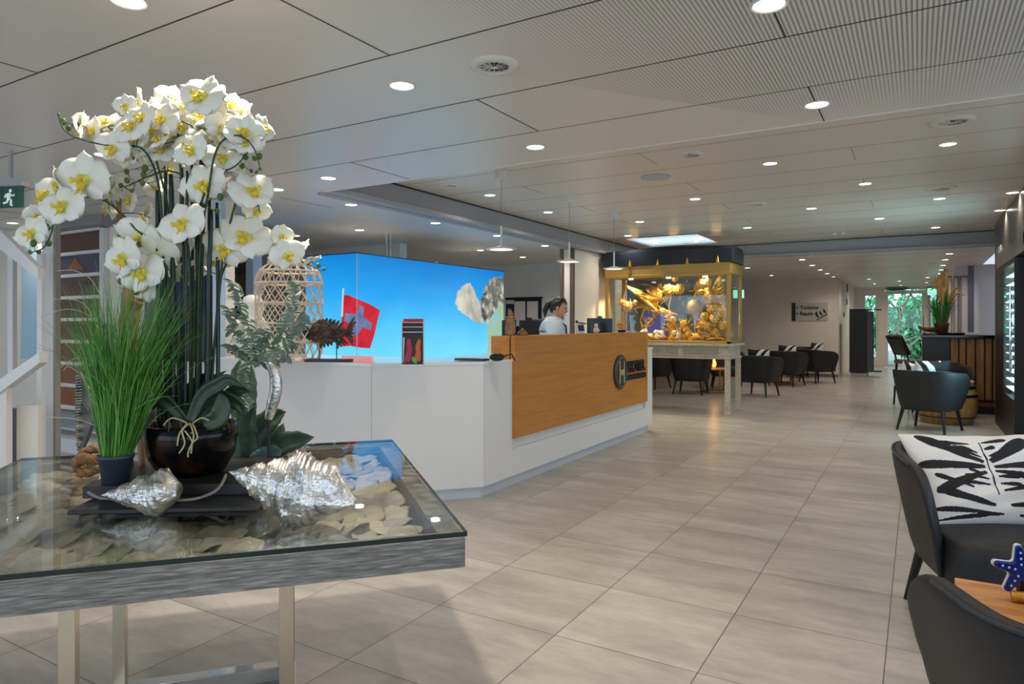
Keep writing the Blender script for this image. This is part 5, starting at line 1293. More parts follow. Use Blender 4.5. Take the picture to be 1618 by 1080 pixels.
tag(MB().box((at(300, 500, Y=YL).x, YL - .012, at(300, 612, Y=YL).z), (at(309, 500, Y=YL).x, YL - .001, at(300, 604, Y=YL).z)).build('wall_socket', M['trim']), 'small grey wall socket below the dark screen', 'socket')
# posts and pale blue glass strips
def dpt(px, py, d): return at(px, py, d=d)
def uprect(name, px0, px1, d, z0, z1, mm, label, cat, th=.08):
    a = at(px0, 512, d=d); b = at(px1, 512, d=d); u = (b - a).normalized(); n = Vector((-u.y, u.x, 0)) * th
    g = MB().prism([(a.x, a.y), (b.x, b.y), (b.x + n.x, b.y + n.y), (a.x + n.x, a.y + n.y)], z0, z1)
    return tag(g.build(name, mm), label, cat)
uprect('white_post', 66, 84, 5.4, 0, ZL - .001, M['white'], 'tall white square post left of the brown display board', 'post')
uprect('glass_strip', 84, 88, 5.4, 0, ZL - .001, mat('dark_mirror_strip', rgb(160, 154, 148), .25, .2), 'narrow dark strip on the right side of the white post', 'strip', .06)
uprect('corner_post', 336, 349, 6.05, 0, ZL - .001, mat('pale_blue_post', rgb(176, 196, 214), .4), 'pale blue-white wall corner post behind the orchid stems', 'post', .1)
tag(MB().box((at(36, 500, Y=YL).x, YL - .02, .9), (at(60, 500, Y=YL).x, YL - .001, 2.2)).build('window_pane_wall', mat('pale_blue_window', rgb(150, 178, 196), .15, emit=rgb(120, 160, 190), es=.35)), 'pale blue frosted window strip at the far left behind the stair', 'window')
# white stair balustrade at far left
t = thing('stair_balustrade', 'white staircase side with slanting handrail at the far left edge', 'balustrade', at(20, 700, d=4.9).xy.to_3d())
def plane_poly(pts, d, th, mm, name, par):
    ps = [at(a, b, d=d) for a, b in pts]; n = FW * th
    g = MB(); k = len(ps); g.add(ps + [p + n for p in ps], [tuple(range(k))[::-1], tuple(range(k, 2*k))] + [(i, (i+1) % k, k + (i+1) % k, k + i) for i in range(k)])
    return g.build(name, mm, par)
plane_poly([(-60, 640), (62, 556), (62, 573), (-60, 664)], 4.9, .09, M['white'], 'lower_rail', t)
plane_poly([(-60, 330), (-2, 362), (60, 424), (60, 440), (-2, 392), (-60, 372)], 5.0, .07, M['white'], 'upper_stringer', t)
plane_poly([(-60, 640), (10, 610), (10, 740), (-60, 780)], 4.92, .06, M['wall'], 'side_panel', t)
plane_poly([(26, 640), (60, 640), (60, 780), (26, 780)], 5.05, .05, M['wall'], 'side_panel', t)
plane_poly([(10, 645), (26, 645), (26, 780), (10, 780)], 5.3, .05, M['dark_grey'], 'dark_opening', t)
plane_poly([(12, 380), (20, 380), (20, 600), (12, 600)], 5.6, .05, M['white'], 'baluster', t)
plane_poly([(58, 400), (66, 400), (66, 780), (58, 780)], 5.3, .05, M['white'], 'newel_post', t)
# white/grey cupboards behind the desk, below the office wall
tag(MB().box((-8.8, 7.1, 0), (-6.2, 7.295, 1.1)).build('back_cupboard', M['wall_cool']), 'pale cupboard along the wall behind the wicker lantern', 'cupboard')
tag(MB().box((-6.42, 5.0, 0), (-6.30, 5.12, ZL - .02)).build('blue_white_post', mat('blue_white_post', rgb(190, 204, 220), .4)), 'blue-white post left of the lit picture wall', 'post')
# ------------------------------------------------------------------ foreground display table
TC = RT * (-1.0) + FW * 2.16; TA = YAW + .304; TZ = .785
def tl(x, y, z=0):   # table-local to world
    return Vector((TC.x + x*math.cos(TA) - y*math.sin(TA), TC.y + x*math.sin(TA) + y*math.cos(TA), z))
t = thing('glass_top_table', 'square weathered grey wood table with clear glass over a tray of flat shells', 'table', (TC.x, TC.y, 0)); t.rotation_euler = (0, 0, TA)
Hh = .705; fwid = .06
g = MB()
g.prism([(-Hh, -Hh), (Hh, -Hh), (Hh - fwid, -Hh + fwid), (-Hh + fwid, -Hh + fwid)], .695, .77)
g.prism([(-Hh, Hh), (Hh, Hh), (Hh - fwid, Hh - fwid), (-Hh + fwid, Hh - fwid)], .695, .77)
g.prism([(-Hh, -Hh), (-Hh, Hh), (-Hh + fwid, Hh - fwid), (-Hh + fwid, -Hh + fwid)], .695, .77)
g.prism([(Hh, -Hh), (Hh, Hh), (Hh - fwid, Hh - fwid), (Hh - fwid, -Hh + fwid)], .695, .77)
g.build('wood_frame', noise_mat('weathered_grey_frame', [(.25, rgb(84, 81, 76)), (.5, rgb(124, 120, 114)), (.78, rgb(176, 170, 160))], scale=(6, 6, 90), ns=3.2, detail=9, rough=.7, bump=.6), t, world=False, bevel=.002)
MB().box((-Hh + fwid, -Hh + fwid, .697), (Hh - fwid, Hh - fwid, .708)).build('tray_board', mat('dark_tray', rgb(66, 62, 54), .7), t, world=False)
g = MB(); hg = Hh + .004
g.add([(-hg, -hg, TZ), (hg, -hg, TZ), (hg, hg, TZ), (-hg, hg, TZ)], [(0, 1, 2, 3)]); g.add([(-hg, -hg, TZ - .012), (hg, -hg, TZ - .012), (hg, hg, TZ - .012), (-hg, hg, TZ - .012)], [(3, 2, 1, 0)])
g.cur = 1; g.add([(-hg, -hg, TZ - .012), (hg, -hg, TZ - .012), (hg, hg, TZ - .012), (-hg, hg, TZ - .012), (-hg, -hg, TZ), (hg, -hg, TZ), (hg, hg, TZ), (-hg, hg, TZ)], [(0, 1, 5, 4), (1, 2, 6, 5), (2, 3, 7, 6), (3, 0, 4, 7)])
g.build('glass_top', [M['table_glass'], M['glass_edge']], t, world=False)
# chrome base
q = .275; lw = .032
MB().box((-Hh + .2, -Hh + .2, .68), (Hh - .2, Hh - .2, .697)).build('under_board', M['slab'], t, world=False)
for sx_ in (-1, 1):
    for sy_ in (-1, 1):
        g = MB(); g.cbox((sx_*q, sy_*q, .35), (lw*1.25, lw*1.25, .66)); g.build('leg', M['champagne'], t, world=False, bevel=.002)
for s in (-1, 1):
    MB().cbox((0, s*q, .035), (2*q, lw*1.6, .05)).build('base_bar', M['chrome'], t, world=False, bevel=.002)
MB().cbox((-q, 0, .035), (lw*1.6, 2*q, .05)).build('base_bar', M['chrome'], t, world=False, bevel=.002)
MB().cbox((q, 0, .035), (lw*1.6, 2*q, .05)).build('base_bar', M['chrome'], t, world=False, bevel=.002)

# flat shells in the tray
shm = [noise_mat('shell_' + n_, [(.25, c1), (.5, c2), (.75, c3)], ns=9, detail=6, rough=.45, bump=.5, bscale=24, dist=1.0, spec=.6) for n_, c1, c2, c3 in (
    ('pale', rgb(150, 138, 118), rgb(206, 196, 176), rgb(236, 230, 214)), ('olive', rgb(120, 108, 84), rgb(184, 174, 148), rgb(222, 214, 188)), ('grey', rgb(128, 122, 112), rgb(188, 182, 170), rgb(226, 222, 212)))]
for m in shm:      # growth rings
    N, L, B = nodes(m); wv = N.new('ShaderNodeTexWave'); wv.wave_type = 'RINGS'; wv.rings_direction = 'Z'; wv.inputs['Scale'].default_value = 46; wv.inputs['Distortion'].default_value = 9; wv.inputs['Detail'].default_value = 3
    L.new(coord(m), wv.inputs['Vector']); old = B.inputs['Base Color'].links[0].from_socket
    mg = N.new('ShaderNodeMix'); mg.data_type = 'RGBA'; mg.blend_type = 'MULTIPLY'; mg.inputs[0].default_value = .4; L.new(old, mg.inputs[6])
    L.new(ramp(m, wv.outputs['Fac'], [(0, (.36, .33, .28)), (.35, (.85, .83, .8)), (1, (1, 1, 1))]), mg.inputs[7]); L.new(mg.outputs[2], B.inputs['Base Color'])
rs_ = random.Random(31); protos = []
for k in range(6):
    a0 = rs_.uniform(0, 6); el = rs_.uniform(.68, .9)
    def fn(u, v, a0=a0, el=el, k=k):
        a = 2*PI*u; r = v*(1 + .06*math.sin(3*a + a0) + .05*math.sin(2*a + a0*2) + .03*math.sin(7*a + k)); 
        return (.072*r*math.cos(a), .072*el*r*math.sin(a), .007*(1 - v*v) + .006*v*v*math.sin(2*a + a0) + .003*v*v*math.sin(5*a + a0) + .0007*math.sin(30*v + a))
    b = MB().grid(fn, 22, 9, closeu=True)
    protos.append(b)
n = 0; base_o = []
NS = 17
for i in range(NS):
    for j_ in range(NS):
        sp = (2*Hh - 2*fwid - .11) / (NS - 1)
        x = -Hh + fwid + .055 + i*sp + rs_.uniform(-.018, .018); y = -Hh + fwid + .055 + j_*sp + rs_.uniform(-.018, .018)
        k = rs_.randrange(6); mi = rs_.randrange(3)
        key = (k, mi); ex = [o for kk, o in base_o if kk == key]
        if ex: o = ex[0].copy(); COL.objects.link(o)
        else:
            o = protos[k].build('flat_shell', shm[mi], smooth=True, solid=.0022)
            tag(o, 'thin pale flat shell lying among others under the table glass', 'shell', 'flat shells in the glass-topped tray'); base_o.append((key, o))
        p = tl(x, y); s = rs_.uniform(.7, 1.08)
        lim_ = Hh - fwid - .072*s - .002
        x = max(-lim_, min(lim_, x)); y = max(-lim_, min(lim_, y)); p = tl(x, y)
        o.location = (p.x, p.y, rs_.uniform(.718, .734)); o.scale = (s, s, s)
        o.rotation_euler = (rs_.gauss(.25, .1), rs_.gauss(0, .12), rs_.uniform(-1.0, 1.0)); n += 1
        cw = ('pale cream', 'olive-beige', 'greyish')[mi]; rg = ('front', 'middle', 'back')[min(2, int(j_*3/NS))] + '-' + ('left', 'centre', 'right')[min(2, int(i*3/NS))]
        o['label'] = cw + ' thin flat shell under the glass, in the ' + rg + ' part of the table tray'; o['group'] = cw + ' flat shells, ' + rg + ' of the tray'

# ------------------------------------------------------------------ things on the glass
def on_top(px, py, z=TZ): return at(px, py, z=z)
SLA = YAW + .08
c1 = on_top(252, 777)
t_lo = MB().cbox((0, 0, .006), (.50, .48, .012)).build('thin_slate', M['slab'], world=False, bevel=.002); t_lo.location = (c1.x, c1.y, TZ); t_lo.rotation_euler = (0, 0, SLA)
c1 = RT*(-.972) + FW*2.10
t_lo.location = (c1.x, c1.y, TZ); tag(t_lo, 'thin black slate sheet lying directly on the table glass', 'slate')
c2 = RT*(-1.02) + FW*2.20; ZS = TZ + .012
t_hi = MB().cbox((0, 0, .017), (.485, .42, .034)).build('thick_slate', M['slab'], world=False, bevel=.002); t_hi.location = (c2.x, c2.y, ZS); t_hi.rotation_euler = (0, 0, SLA + .02)
tag(t_hi, 'thick black slate block under the dark planter bowl', 'slate block'); ZP = ZS + .034

# orchid planter
OD = 2.16
oc = RT*((303 - 809)/FPX*OD) + FW*OD
T = thing('orchid_planter', 'tall white and yellow orchid arrangement in a dark round bowl', 'orchids', (oc.x, oc.y, ZP))
MB().lathe([(.085, 0), (.1, .01), (.128, .06), (.137, .12), (.134, .155), (.128, .158), (.124, .13), (.02, .125)], 40).build('bowl', M['bowl'], T, world=False, smooth=True)
MB().lathe([(.124, .13), (.1, .142), (.02, .15)], 24).build('moss', M['driftwood'], T, world=False, smooth=True)
def op(px, py, dd=0.0): return at(px, py, d=OD + dd)
ro = random.Random(101)
mossz = ZP + .14
# upright dark canes
for (xb, xt, yt, dd, r) in ((252, 249, 300, -.03, .0085), (262, 262, 262, .03, .006), (272, 270, 275, -.02, .0085), (284, 287, 265, .02, .007), (292, 296, 270, -.04, .005), (309, 322, 225, .0, .009), (318, 314, 300, .04, .006), (326, 334, 330, -.03, .0075), (332, 331, 300, .03, .006), (344, 343, 320, .0, .0065), (258, 246, 400, .05, .007), (300, 303, 255, .05, .006)):
    a = Vector((op(xb, 600, dd).x, op(xb, 600, dd).y, mossz)); b = op(xt, yt, dd); mid = a.lerp(b, .5) + RT*ro.uniform(-.006, .006)
    MB().tube(smooth_path([a, mid, b], 6), [r]*7 + [r*.9]*5 + [r*.7], 8).build('cane', M['stake'], T, smooth=True)
# arching flower stems
arcs = [[(268, 655), (258, 400), (250, 290), (226, 236), (190, 232), (150, 226), (115, 215), (98, 200), (93, 182)],
        [(270, 655), (262, 420), (215, 362), (168, 318), (124, 312), (96, 322), (84, 342), (82, 365), (70, 390), (52, 398)],
        [(310, 655), (316, 400), (330, 300), (338, 250), (352, 222), (378, 214), (400, 232), (410, 262)],
        [(326, 655), (345, 480), (352, 430), (372, 402), (410, 392), (440, 396), (470, 410), (500, 424)],
        [(292, 655), (290, 400), (284, 240), (280, 190), (300, 160), (320, 158), (350, 175)],
        [(284, 655), (272, 380), (246, 250), (226, 205), (205, 195), (170, 200)],
        [(300, 655), (300, 420), (285, 370), (262, 362), (240, 385), (222, 420), (212, 450)],
        [(315, 655), (308, 330), (296, 285), (268, 270), (236, 278), (214, 288), (196, 296)],
        [(330, 655), (348, 440), (372, 320), (384, 300), (404, 310), (410, 335)],
        [(306, 655), (322, 360), (318, 320), (340, 280), (372, 262), (392, 240)],
        [(278, 655), (262, 440), (240, 400), (200, 410)], [(300, 655), (316, 300), (312, 215), (296, 195), (262, 185)]]
axs = []
for k, a in enumerate(arcs):
    dd = ro.uniform(-.07, .07); ps = []
    for i, (x, y) in enumerate(a):
        p = op(x, y, dd * min(1, i/2)); 
        if i == 0: p = Vector((p.x, p.y, mossz))
        ps.append(p)
    ps = smooth_path(ps, 6); axs.append(ps)
    MB().tube(ps, [.0042 - .0024*i/len(ps) for i in range(len(ps))], 6).build('flower_stem', M['stem'], T, smooth=True)
# blossom prototype: five white tepals and a yellow lip
def tepal(g, ang, l, wd, lift, rnd=0.0):
    def fn(u, v):
        k = v; r = l*(k + (.10*rnd*(1 - (2*u - 1)**2) if v > .9 else 0))
        prof = math.sqrt(max(0, 1 - (2*(k**.85) - 1)**2)) if rnd else math.sin(PI*min(1, k**.8*.93 + .04))**.7
        h = wd*max(.05, prof)*(2*u - 1)
        z = lift*k*k*.5 - .5*h*h/wd + .10*l*math.sin(PI*k) + .03*l*math.sin(6*u + 3*k)*k
        return (r*math.cos(ang) - h*math.sin(ang), r*math.sin(ang) + h*math.cos(ang), z)
    g.grid(fn, 9, 10)
def make_blossom(var):
    g = MB(); s = 1
    tepal(g, .20 + .1*var, .054, .033, .012, 1); tepal(g, PI - .20, .054, .033, .010 + .006*var, 1)      # wide round side petals
    tepal(g, PI/2, .046, .022, -.004, 1); tepal(g, -PI/2 + .72, .043, .020, -.006, 1); tepal(g, -PI/2 - .72, .043, .020, -.002, 1)
    o = g.build('blossom', M['petal'], T, smooth=True, world=False, solid=.0011)
    c = MB()
    for a in (.08, PI - .08, -PI/2 + .78, -PI/2 - .78):
        c.ball((.006*math.cos(a), .006*math.sin(a), .0035), (.010, .009, .003), 8, 5)
    c.build('throat', M['petal_y'], o, world=False, smooth=True)
    lp = MB()
    lp.grid(lambda u, v: (.008*(2*u-1)*(1 - .5*v)*(1 + 1.2*v*(1-v)), -.002 - .017*v, .006 + .014*math.sin(PI*v*.8) - .010*(2*u-1)**2), 7, 7)
    lp.grid(lambda u, v: ((.004 + .011*v)*math.cos(.5 - u*.9), -.004 + .010*v*math.sin(.9 - u*1.4), .008 + .010*v), 5, 5)
    lp.grid(lambda u, v: (-(.004 + .011*v)*math.cos(.5 - u*.9), -.004 + .010*v*math.sin(.9 - u*1.4), .008 + .010*v), 5, 5)
    lp.ball((0, .003, .009), (.003, .004, .006), 8, 6)
    lp.tube([(-.002, -.018, .014), (-.007, -.027, .018)], [.0016, .0007], 5).tube([(.002, -.018, .014), (.007, -.027, .018)], [.0016, .0007], 5)
    lp.build('lip', M['lip'], o, world=False, smooth=True, solid=.001)
    return o
bps = [make_blossom(v) for v in (0, .6, -.6)]
FL = [(910,150,85,0),(1040,185,55,1),(770,160,55,2),(630,180,60,2),(565,190,42,1),(600,285,78,0),(690,295,75,0),(790,315,80,0),(860,335,60,1),(700,220,70,1),(640,240,60,0),(890,245,75,0),(960,270,60,1),(1030,250,62,1),(1090,215,45,2),(1110,260,60,2),(1155,330,60,2),(1185,290,50,2),(480,265,60,1),(370,285,58,2),(425,300,50,1),(510,380,62,1),(565,415,50,1),(650,345,72,0),(730,390,62,1),(860,390,62,0),(935,335,60,1),(1010,330,70,1),(1070,340,60,2),(1000,425,66,1),(1035,465,50,0),(750,470,55,2),
      (380,520,95,0),(265,540,62,1),(215,590,78,0),(285,640,80,0),(145,760,66,0),(165,680,42,2),(520,560,58,2),(590,610,58,1),(495,640,62,2),(915,545,80,0),(1020,548,62,1),(1130,575,80,1),(1150,660,52,2),(700,560,42,2),
      (660,690,58,2),(820,720,82,0),(630,780,80,1),(770,800,72,1),(555,870,80,0),(700,865,85,0),(775,890,70,1),(640,940,80,0),(655,1000,72,1),(850,790,60,2),(850,940,60,2),(1105,780,90,0),(1015,830,80,0),(970,870,60,1),(1190,810,62,1),(1265,775,45,2),(1290,860,60,1),(1350,845,55,2),(1400,885,40,2),(830,965,50,2),(730,250,60,0),(820,250,65,1),(540,330,55,1),(960,200,55,1),(600,340,66,1),(700,380,60,1),(800,270,62,1),(880,300,62,1),(1000,290,60,1),(1080,310,60,1),(560,290,60,1),(1120,350,55,1),(490,340,55,1),(660,400,55,2),(905,200,50,2),(720,330,60,0)]
for _ in range(26):      # the dense crown of the arrangement
    aa = ro.uniform(0, 6.28); rr_ = math.sqrt(ro.random())
    FL.append((850 + 320*rr_*math.cos(aa), 300 + 115*rr_*math.sin(aa), ro.uniform(46, 64), ro.choice((1, 1, 2))))
allp = [p for ps in axs for p in ps[8:]]
def orient(zdir, roll):
    z = zdir.normalized(); up = Vector((0, 0, 1)); x = up.cross(z)
    if x.length < 1e-4: x = Vector((1, 0, 0))
    x.normalize(); y = z.cross(x); R3 = Matrix((x, y, z)).transposed(); return (R3 @ Matrix.Rotation(roll, 3, 'Z'))
first = {0: False, 1: False, 2: False}
ped = MB()
CXC = op(300, 350)
for i, (zx, zy, r, kind) in enumerate(FL):
    px, py = zx*.3518, 100 + zy*.3518
    dd = ro.uniform(-.10, .02) if kind == 0 else (ro.uniform(-.06, .08) if kind == 1 else ro.uniform(.0, .14))
    p = op(px, py, dd); out = (p - CXC); out.z *= .4
    face = -FW + out*(1.2 if kind == 0 else 2.2) + Vector((0, 0, -.05)) + Vector([ro.uniform(-.3, .3) for _ in range(3)]) * (1 + kind*.8)
    if kind == 2: face = face + RT*ro.choice((-1, 1))*1.0
    v = i % 3
    o = copy_tree(bps[v], T) if first[v] else bps[v]; first[v] = True
    o.location = p - T.location; o.rotation_euler = orient(face, ro.uniform(-.5, .5)).to_euler(); s = r/85 * .0585/.052 ; s *= 1.36; o.scale = (s, s, s)
    # pedicel to the nearest stem below
    near = min(allp, key=lambda q_: (q_ - p).length + (0.03 if q_.z > p.z + .03 else 0)); bk = p - face.normalized()*.012
    if (near - bk).length < .2: ped.tube(smooth_path([bk, bk.lerp(near, .5) + Vector((0, 0, .008)) + FW*.01, near], 4), .0016, 5)
ped.build('pedicels', M['stem'], T, smooth=True)['kind'] = 'stuff'
for (x, y, r) in ((93, 181, .005), (100, 192, .009), (120, 197, .010), (108, 203, .008), (73, 359, .012), (53, 384, .010), (77, 384, .0095), (47, 398, .006), (62, 398, .006), (376, 237, .010), (388, 248, .009), (402, 250, .0075), (410, 247, .009), (383, 262, .008), (397, 270, .006), (411, 267, .005), (405, 272, .005), (200, 271, .008), (201, 285, .008), (229, 266, .010), (227, 276, .009), (225, 289, .008), (191, 293, .007), (209, 301, .006), (213, 251, .010), (319, 321, .009), (343, 333, .008), (348, 311, .01), (220, 386, .008), (191, 443, .010), (215, 461, .009), (503, 419, .007), (512, 425, .005), (270, 466, .006)):
    p = op(x, y, ro.uniform(-.05, .0)); g = MB().ball((0, 0, 0), (r, r, r*1.25), 10, 8, Matrix.Translation(p) @ Matrix.Rotation(ro.uniform(-.8, .8), 4, 'Y'))
    near = min(allp, key=lambda q_: (q_ - p).length)
    g.tube(smooth_path([p, p.lerp(near, .5) + Vector((0, 0, -.006)), near], 4), .0013, 5)
    g.build('bud', M['bud'], T, smooth=True)
# strap leaves out of the bowl
def leaf(g, pts, wd, dd=0, fold=.35, world_pts=False, serr=0, flat=.0):
    ps = smooth_path([p if world_pts else op(p[0], p[1], dd) for p in pts], 6); N_ = len(ps); vs = []; fs = []
    for i, p in enumerate(ps):
        tt = (ps[min(i+1, N_-1)] - ps[max(i-1, 0)]).normalized(); s = tt.cross(-FW)
        if s.length < .2: s = tt.cross(Vector((0, 0, 1)))
        s.normalize(); s = (s*(1 - flat) + RT*flat*.3 + FW*flat).normalized(); nn = s.cross(tt).normalized(); k = i/(N_-1)
        h = wd*max(.02, math.sin(PI*min(1, .12 + .88*k))**.6)*(1 if k < .8 else max(.03, (1-k)/.2)**.7)
        if serr and i % 2: h *= 1 - serr
        for u in (-1, -.5, 0, .5, 1): vs.append(p + s*h*u + nn*h*fold*abs(u))
    for i in range(N_-1):
        for j_ in range(4): a = i*5 + j_; fs.append((a, a+1, a+6, a+5))
    g.add(vs, fs)
for k, (pts, wd, dd) in enumerate((([(285, 668), (255, 625), (243, 590), (238, 570)], .018, 0), ([(295, 668), (270, 640), (250, 630), (240, 650)], .02, -.08), ([(300, 668), (320, 625), (345, 608), (362, 600), (386, 612)], .022, -.1), ([(310, 668), (330, 640), (352, 628), (378, 640), (384, 658)], .024, -.06), ([(288, 665), (300, 620), (315, 600), (335, 590)], .018, .04), ([(300, 665), (285, 620), (268, 600), (255, 606)], .016, .05), ([(315, 668), (340, 650), (372, 618), (395, 618)], .025, .06), ([(290, 668), (276, 610), (268, 575), (262, 560)], .014, .02), ([(320, 670), (345, 660), (352, 640), (346, 618)], .03, -.09), ([(306, 668), (316, 640), (328, 606), (358, 585)], .015, 0))):
    g = MB(); pts2 = [(x, y) for x, y in pts]; leaf(g, pts2, wd, dd); g.build('leaf', M['leaf_dark'], T, smooth=True, solid=.0025)
g = MB()
for pts in ([(300, 668), (288, 680), (292, 700), (283, 716)], [(300, 668), (306, 690), (298, 712), (297, 722)], [(304, 668), (312, 690), (304, 700), (302, 716)], [(296, 668), (284, 684), (280, 704)], [(305, 668), (318, 660), (330, 664)], [(296, 668), (272, 660), (258, 672)], [(292, 680), (304, 698), (299, 708)]):
    g.tube(smooth_path([op(x, y, -.142 if y > 672 else -.11) for x, y in pts], 5), .0024, 6)
g.build('aerial_roots', M['root'], T, smooth=True)
g = MB()
for _ in range(40):
    a = ro.uniform(0, 6.28); r = ro.uniform(.03, .12); x, y = r*math.cos(a), r*math.sin(a)
    g.tube(smooth_path([(x, y, .145), (x*1.1, y*1.1, .165 + ro.uniform(0, .02)), (x*1.2 + ro.uniform(-.02, .02), y*1.15, .15)], 3), .0022, 4)
g.build('twigs', M['driftwood'], T, world=False)['kind'] = 'stuff'

# grass pot
gd = 2.03
gc = RT*((183 - 809)/FPX*gd) + FW*gd
T2 = thing('potted_grass', 'bushy green ornamental grass in a small grey-blue pot beside the orchid bowl', 'plant', (gc.x, gc.y, ZP))
MB().lathe([(.036, 0), (.047, .072), (.05, .072), (.05, .082), (.043, .082), (.04, .06)], 28).build('pot', M['potgrey'], T2, world=False, smooth=True)
g = MB(); w_ = MB(); m2 = MB()
for k in range(560):
    a = ro.uniform(0, 2*PI); r0 = .036*math.sqrt(ro.random()); l = ro.triangular(.28, .64, .50); a2 = a + ro.gauss(0, .9)
    lean = abs(ro.gauss(0, .045)) + .01; cur = abs(ro.gauss(.03, .05)); tw_ = ro.gauss(0, .012)
    x0, y0 = r0*math.cos(a), r0*math.sin(a); px_l = [(x0, y0, .06)]
    for q in range(1, 8):
        u = q/7; o1 = (.012 + .062*r0/.036)*u; o2 = lean*u**1.5 + cur*u**3.2
        px_l.append((x0 + math.cos(a)*o1 + math.cos(a2)*o2 + RT.x*.04*u + tw_*math.sin(5*u), y0 + math.sin(a)*o1*.8 + math.sin(a2)*o2*.8 + RT.y*.04*u, .06 + l*u - (cur*.8 + lean*.3)*u**2.5))
    wdt = ro.uniform(.0009, .0017)
    (g if ro.random() < .66 else m2).tube(px_l, [wdt]*5 + [wdt*.8, wdt*.5, wdt*.2], 3, cap=False)
g.build('grass_blades', M['grass'], T2, world=False, smooth=True)['kind'] = 'stuff'
m2.build('pale_blades', mat('light_green_blade', rgb(120, 176, 80), .5), T2, world=False, smooth=True)['kind'] = 'stuff'
for pts in ([(180, 640), (172, 520), (150, 450), (120, 428), (90, 428)], [(178, 640), (168, 540), (150, 505), (110, 488), (65, 500)], [(176, 650), (168, 560), (156, 520), (130, 478), (85, 472)], [(175, 660), (160, 600), (140, 570), (122, 562)], [(178, 690), (150, 672), (120, 662), (66, 658)], [(176, 650), (150, 600), (130, 572), (118, 566), (96, 580)], [(184, 600), (180, 480), (172, 440), (160, 425)], [(176, 660), (150, 610), (112, 580), (100, 585)]):
    w_.tube(smooth_path([at(x, y, d=gd - .02) for x, y in pts], 6), .0011, 4)
w_.build('straw_blades', M['wheat'], T2, smooth=True)['kind'] = 'stuff'
# driftwood stakes behind the grass
for pts, rad, lb in (([(205, 765), (203, 600), (196, 520), (204, 440), (190, 360), (187, 290)], [.012, .014, .017, .02, .012, .004], 'taller twisted brown driftwood stick rising behind the grass'), ([(226, 765), (219, 620), (211, 540), (218, 480), (224, 470)], [.011, .013, .014, .016, .012], 'shorter forked brown driftwood stick rising behind the grass')):
    ps = smooth_path([at(x, y, d=2.26) for x, y in pts], 6); ps[0].z = ZP; rs2 = []
    for i in range(len(ps)):
        u = i/(len(ps)-1)*(len(rad)-1); k = min(int(u), len(rad)-2); rs2.append((rad[k]*(1-(u-k)) + rad[k+1]*(u-k))*(1 + .15*math.sin(i*2.1)))
    g = MB().tube(ps, rs2, 10)
    for _ in range(16):
        i = ro.randrange(len(ps)//2, len(ps)); g.tube([ps[i] + RT*rs2[i]*.6, ps[i] + RT*ro.uniform(-.02, .02) + Vector((0, 0, .02)), ps[i] + RT*ro.uniform(-.03, .03) + Vector((0, 0, ro.uniform(.02, .06)))], [.002, .0016, .0006], 4)
    tag(g.build('driftwood_stick', noise_mat('bark_brown', [(.3, rgb(112, 84, 56)), (.7, rgb(176, 144, 106))], ns=30, rough=.85, bump=.6, scale=(1, 1, .3)), smooth=True), lb, 'stick')

# spiral silver shells
def triton(name, loc, L_, R0, rot, label, spikes=1.0, seed=1, wmax=.62, tip=.12, whorls=5.0):
    """spiral shell: apex at +z, siphon end at -z, whorls stepping round a spindle profile"""
    rr = random.Random(seed); nv, nu = 190, 110; jit = [rr.uniform(.6, 1.3) for _ in range(400)]
    def prof(v):            # v 0 at the apex, 1 at the siphon
        if v < wmax: return .03 + .97*(v/wmax)**.92
        k = (v - wmax)/(1 - wmax); return tip + (1 - tip)*(math.cos(k*PI/2)**1.15)
    vs = []
    for j in range(nv):
        v = j/(nv-1); base = prof(v); z = L_*(.5 - v)
        wp = whorls*(1 - (1 - min(1, v/.92))**1.9) if v < .92 else whorls
        for i in range(nu):
            a = 2*PI*i/nu; w_ = wp + i/nu; fr = w_ - math.floor(w_)
            # rounded whorl with a deep seam
            bump = (math.sin(PI*fr)**.55) if v < .80 else (math.sin(PI*fr)**.55)*(1 - (v - .8)/.2)
            r = base*(.80 + .20*bump)
            kn = int(math.floor(w_))*17 + int(i/nu*13)
            spk = max(0, math.sin(a*13))**2.0*math.exp(-((fr - .42)/.12)**2)*jit[kn % 400]*.10*spikes
            spk += max(0, math.sin(a*13 + 1.3))**2.5*math.exp(-((fr - .75)/.08)**2)*jit[(kn + 7) % 400]*.06*spikes
            r *= 1 + spk*(1 if v > .04 else 0) + .032*math.sin(w_*2*PI*8) + .012*math.sin(a*39 + v*6)
            # opening on the underside of the last whorl
            op_ = math.exp(-(((a - 4.4 + PI) % (2*PI) - PI)/.5)**2)*math.exp(-((v - .76)/.15)**2); r *= 1 - .3*op_
            vs.append((r*R0*math.cos(a), r*R0*math.sin(a), z + .012*L_*math.sin(a*2 + 5*v)))
    fs = [(j*nu + i, j*nu + (i+1) % nu, (j+1)*nu + (i+1) % nu, (j+1)*nu + i) for j in range(nv-1) for i in range(nu)]
    fs.append(tuple(range(nu))[::-1]); fs.append(tuple(range((nv-1)*nu, nv*nu)))
    b = MB().add(vs, fs)
    o = b.build(name, M['silver'], smooth=True); o.location = loc; o.rotation_euler = rot; tag(o, label, 'seashell'); return o
def shell_rot(ax, spin):   # local z (apex) to a world direction
    q_ = Vector((0, 0, 1)).rotation_difference(ax.normalized()); return (q_.to_matrix() @ Matrix.Rotation(spin, 3, 'Z')).to_euler()
p = at(222, 780, d=1.87)
triton('silver_seashell', (p.x, p.y, TZ + .052), .205, .066, shell_rot(-RT*1.0 - FW*.05 - Vector((0, 0, .05)), 2.0), 'smaller silver spiral seashell in front of the grass pot, point to the left', .8, 1, .74, .42, 3.6)
p = at(462, 775, d=1.83)
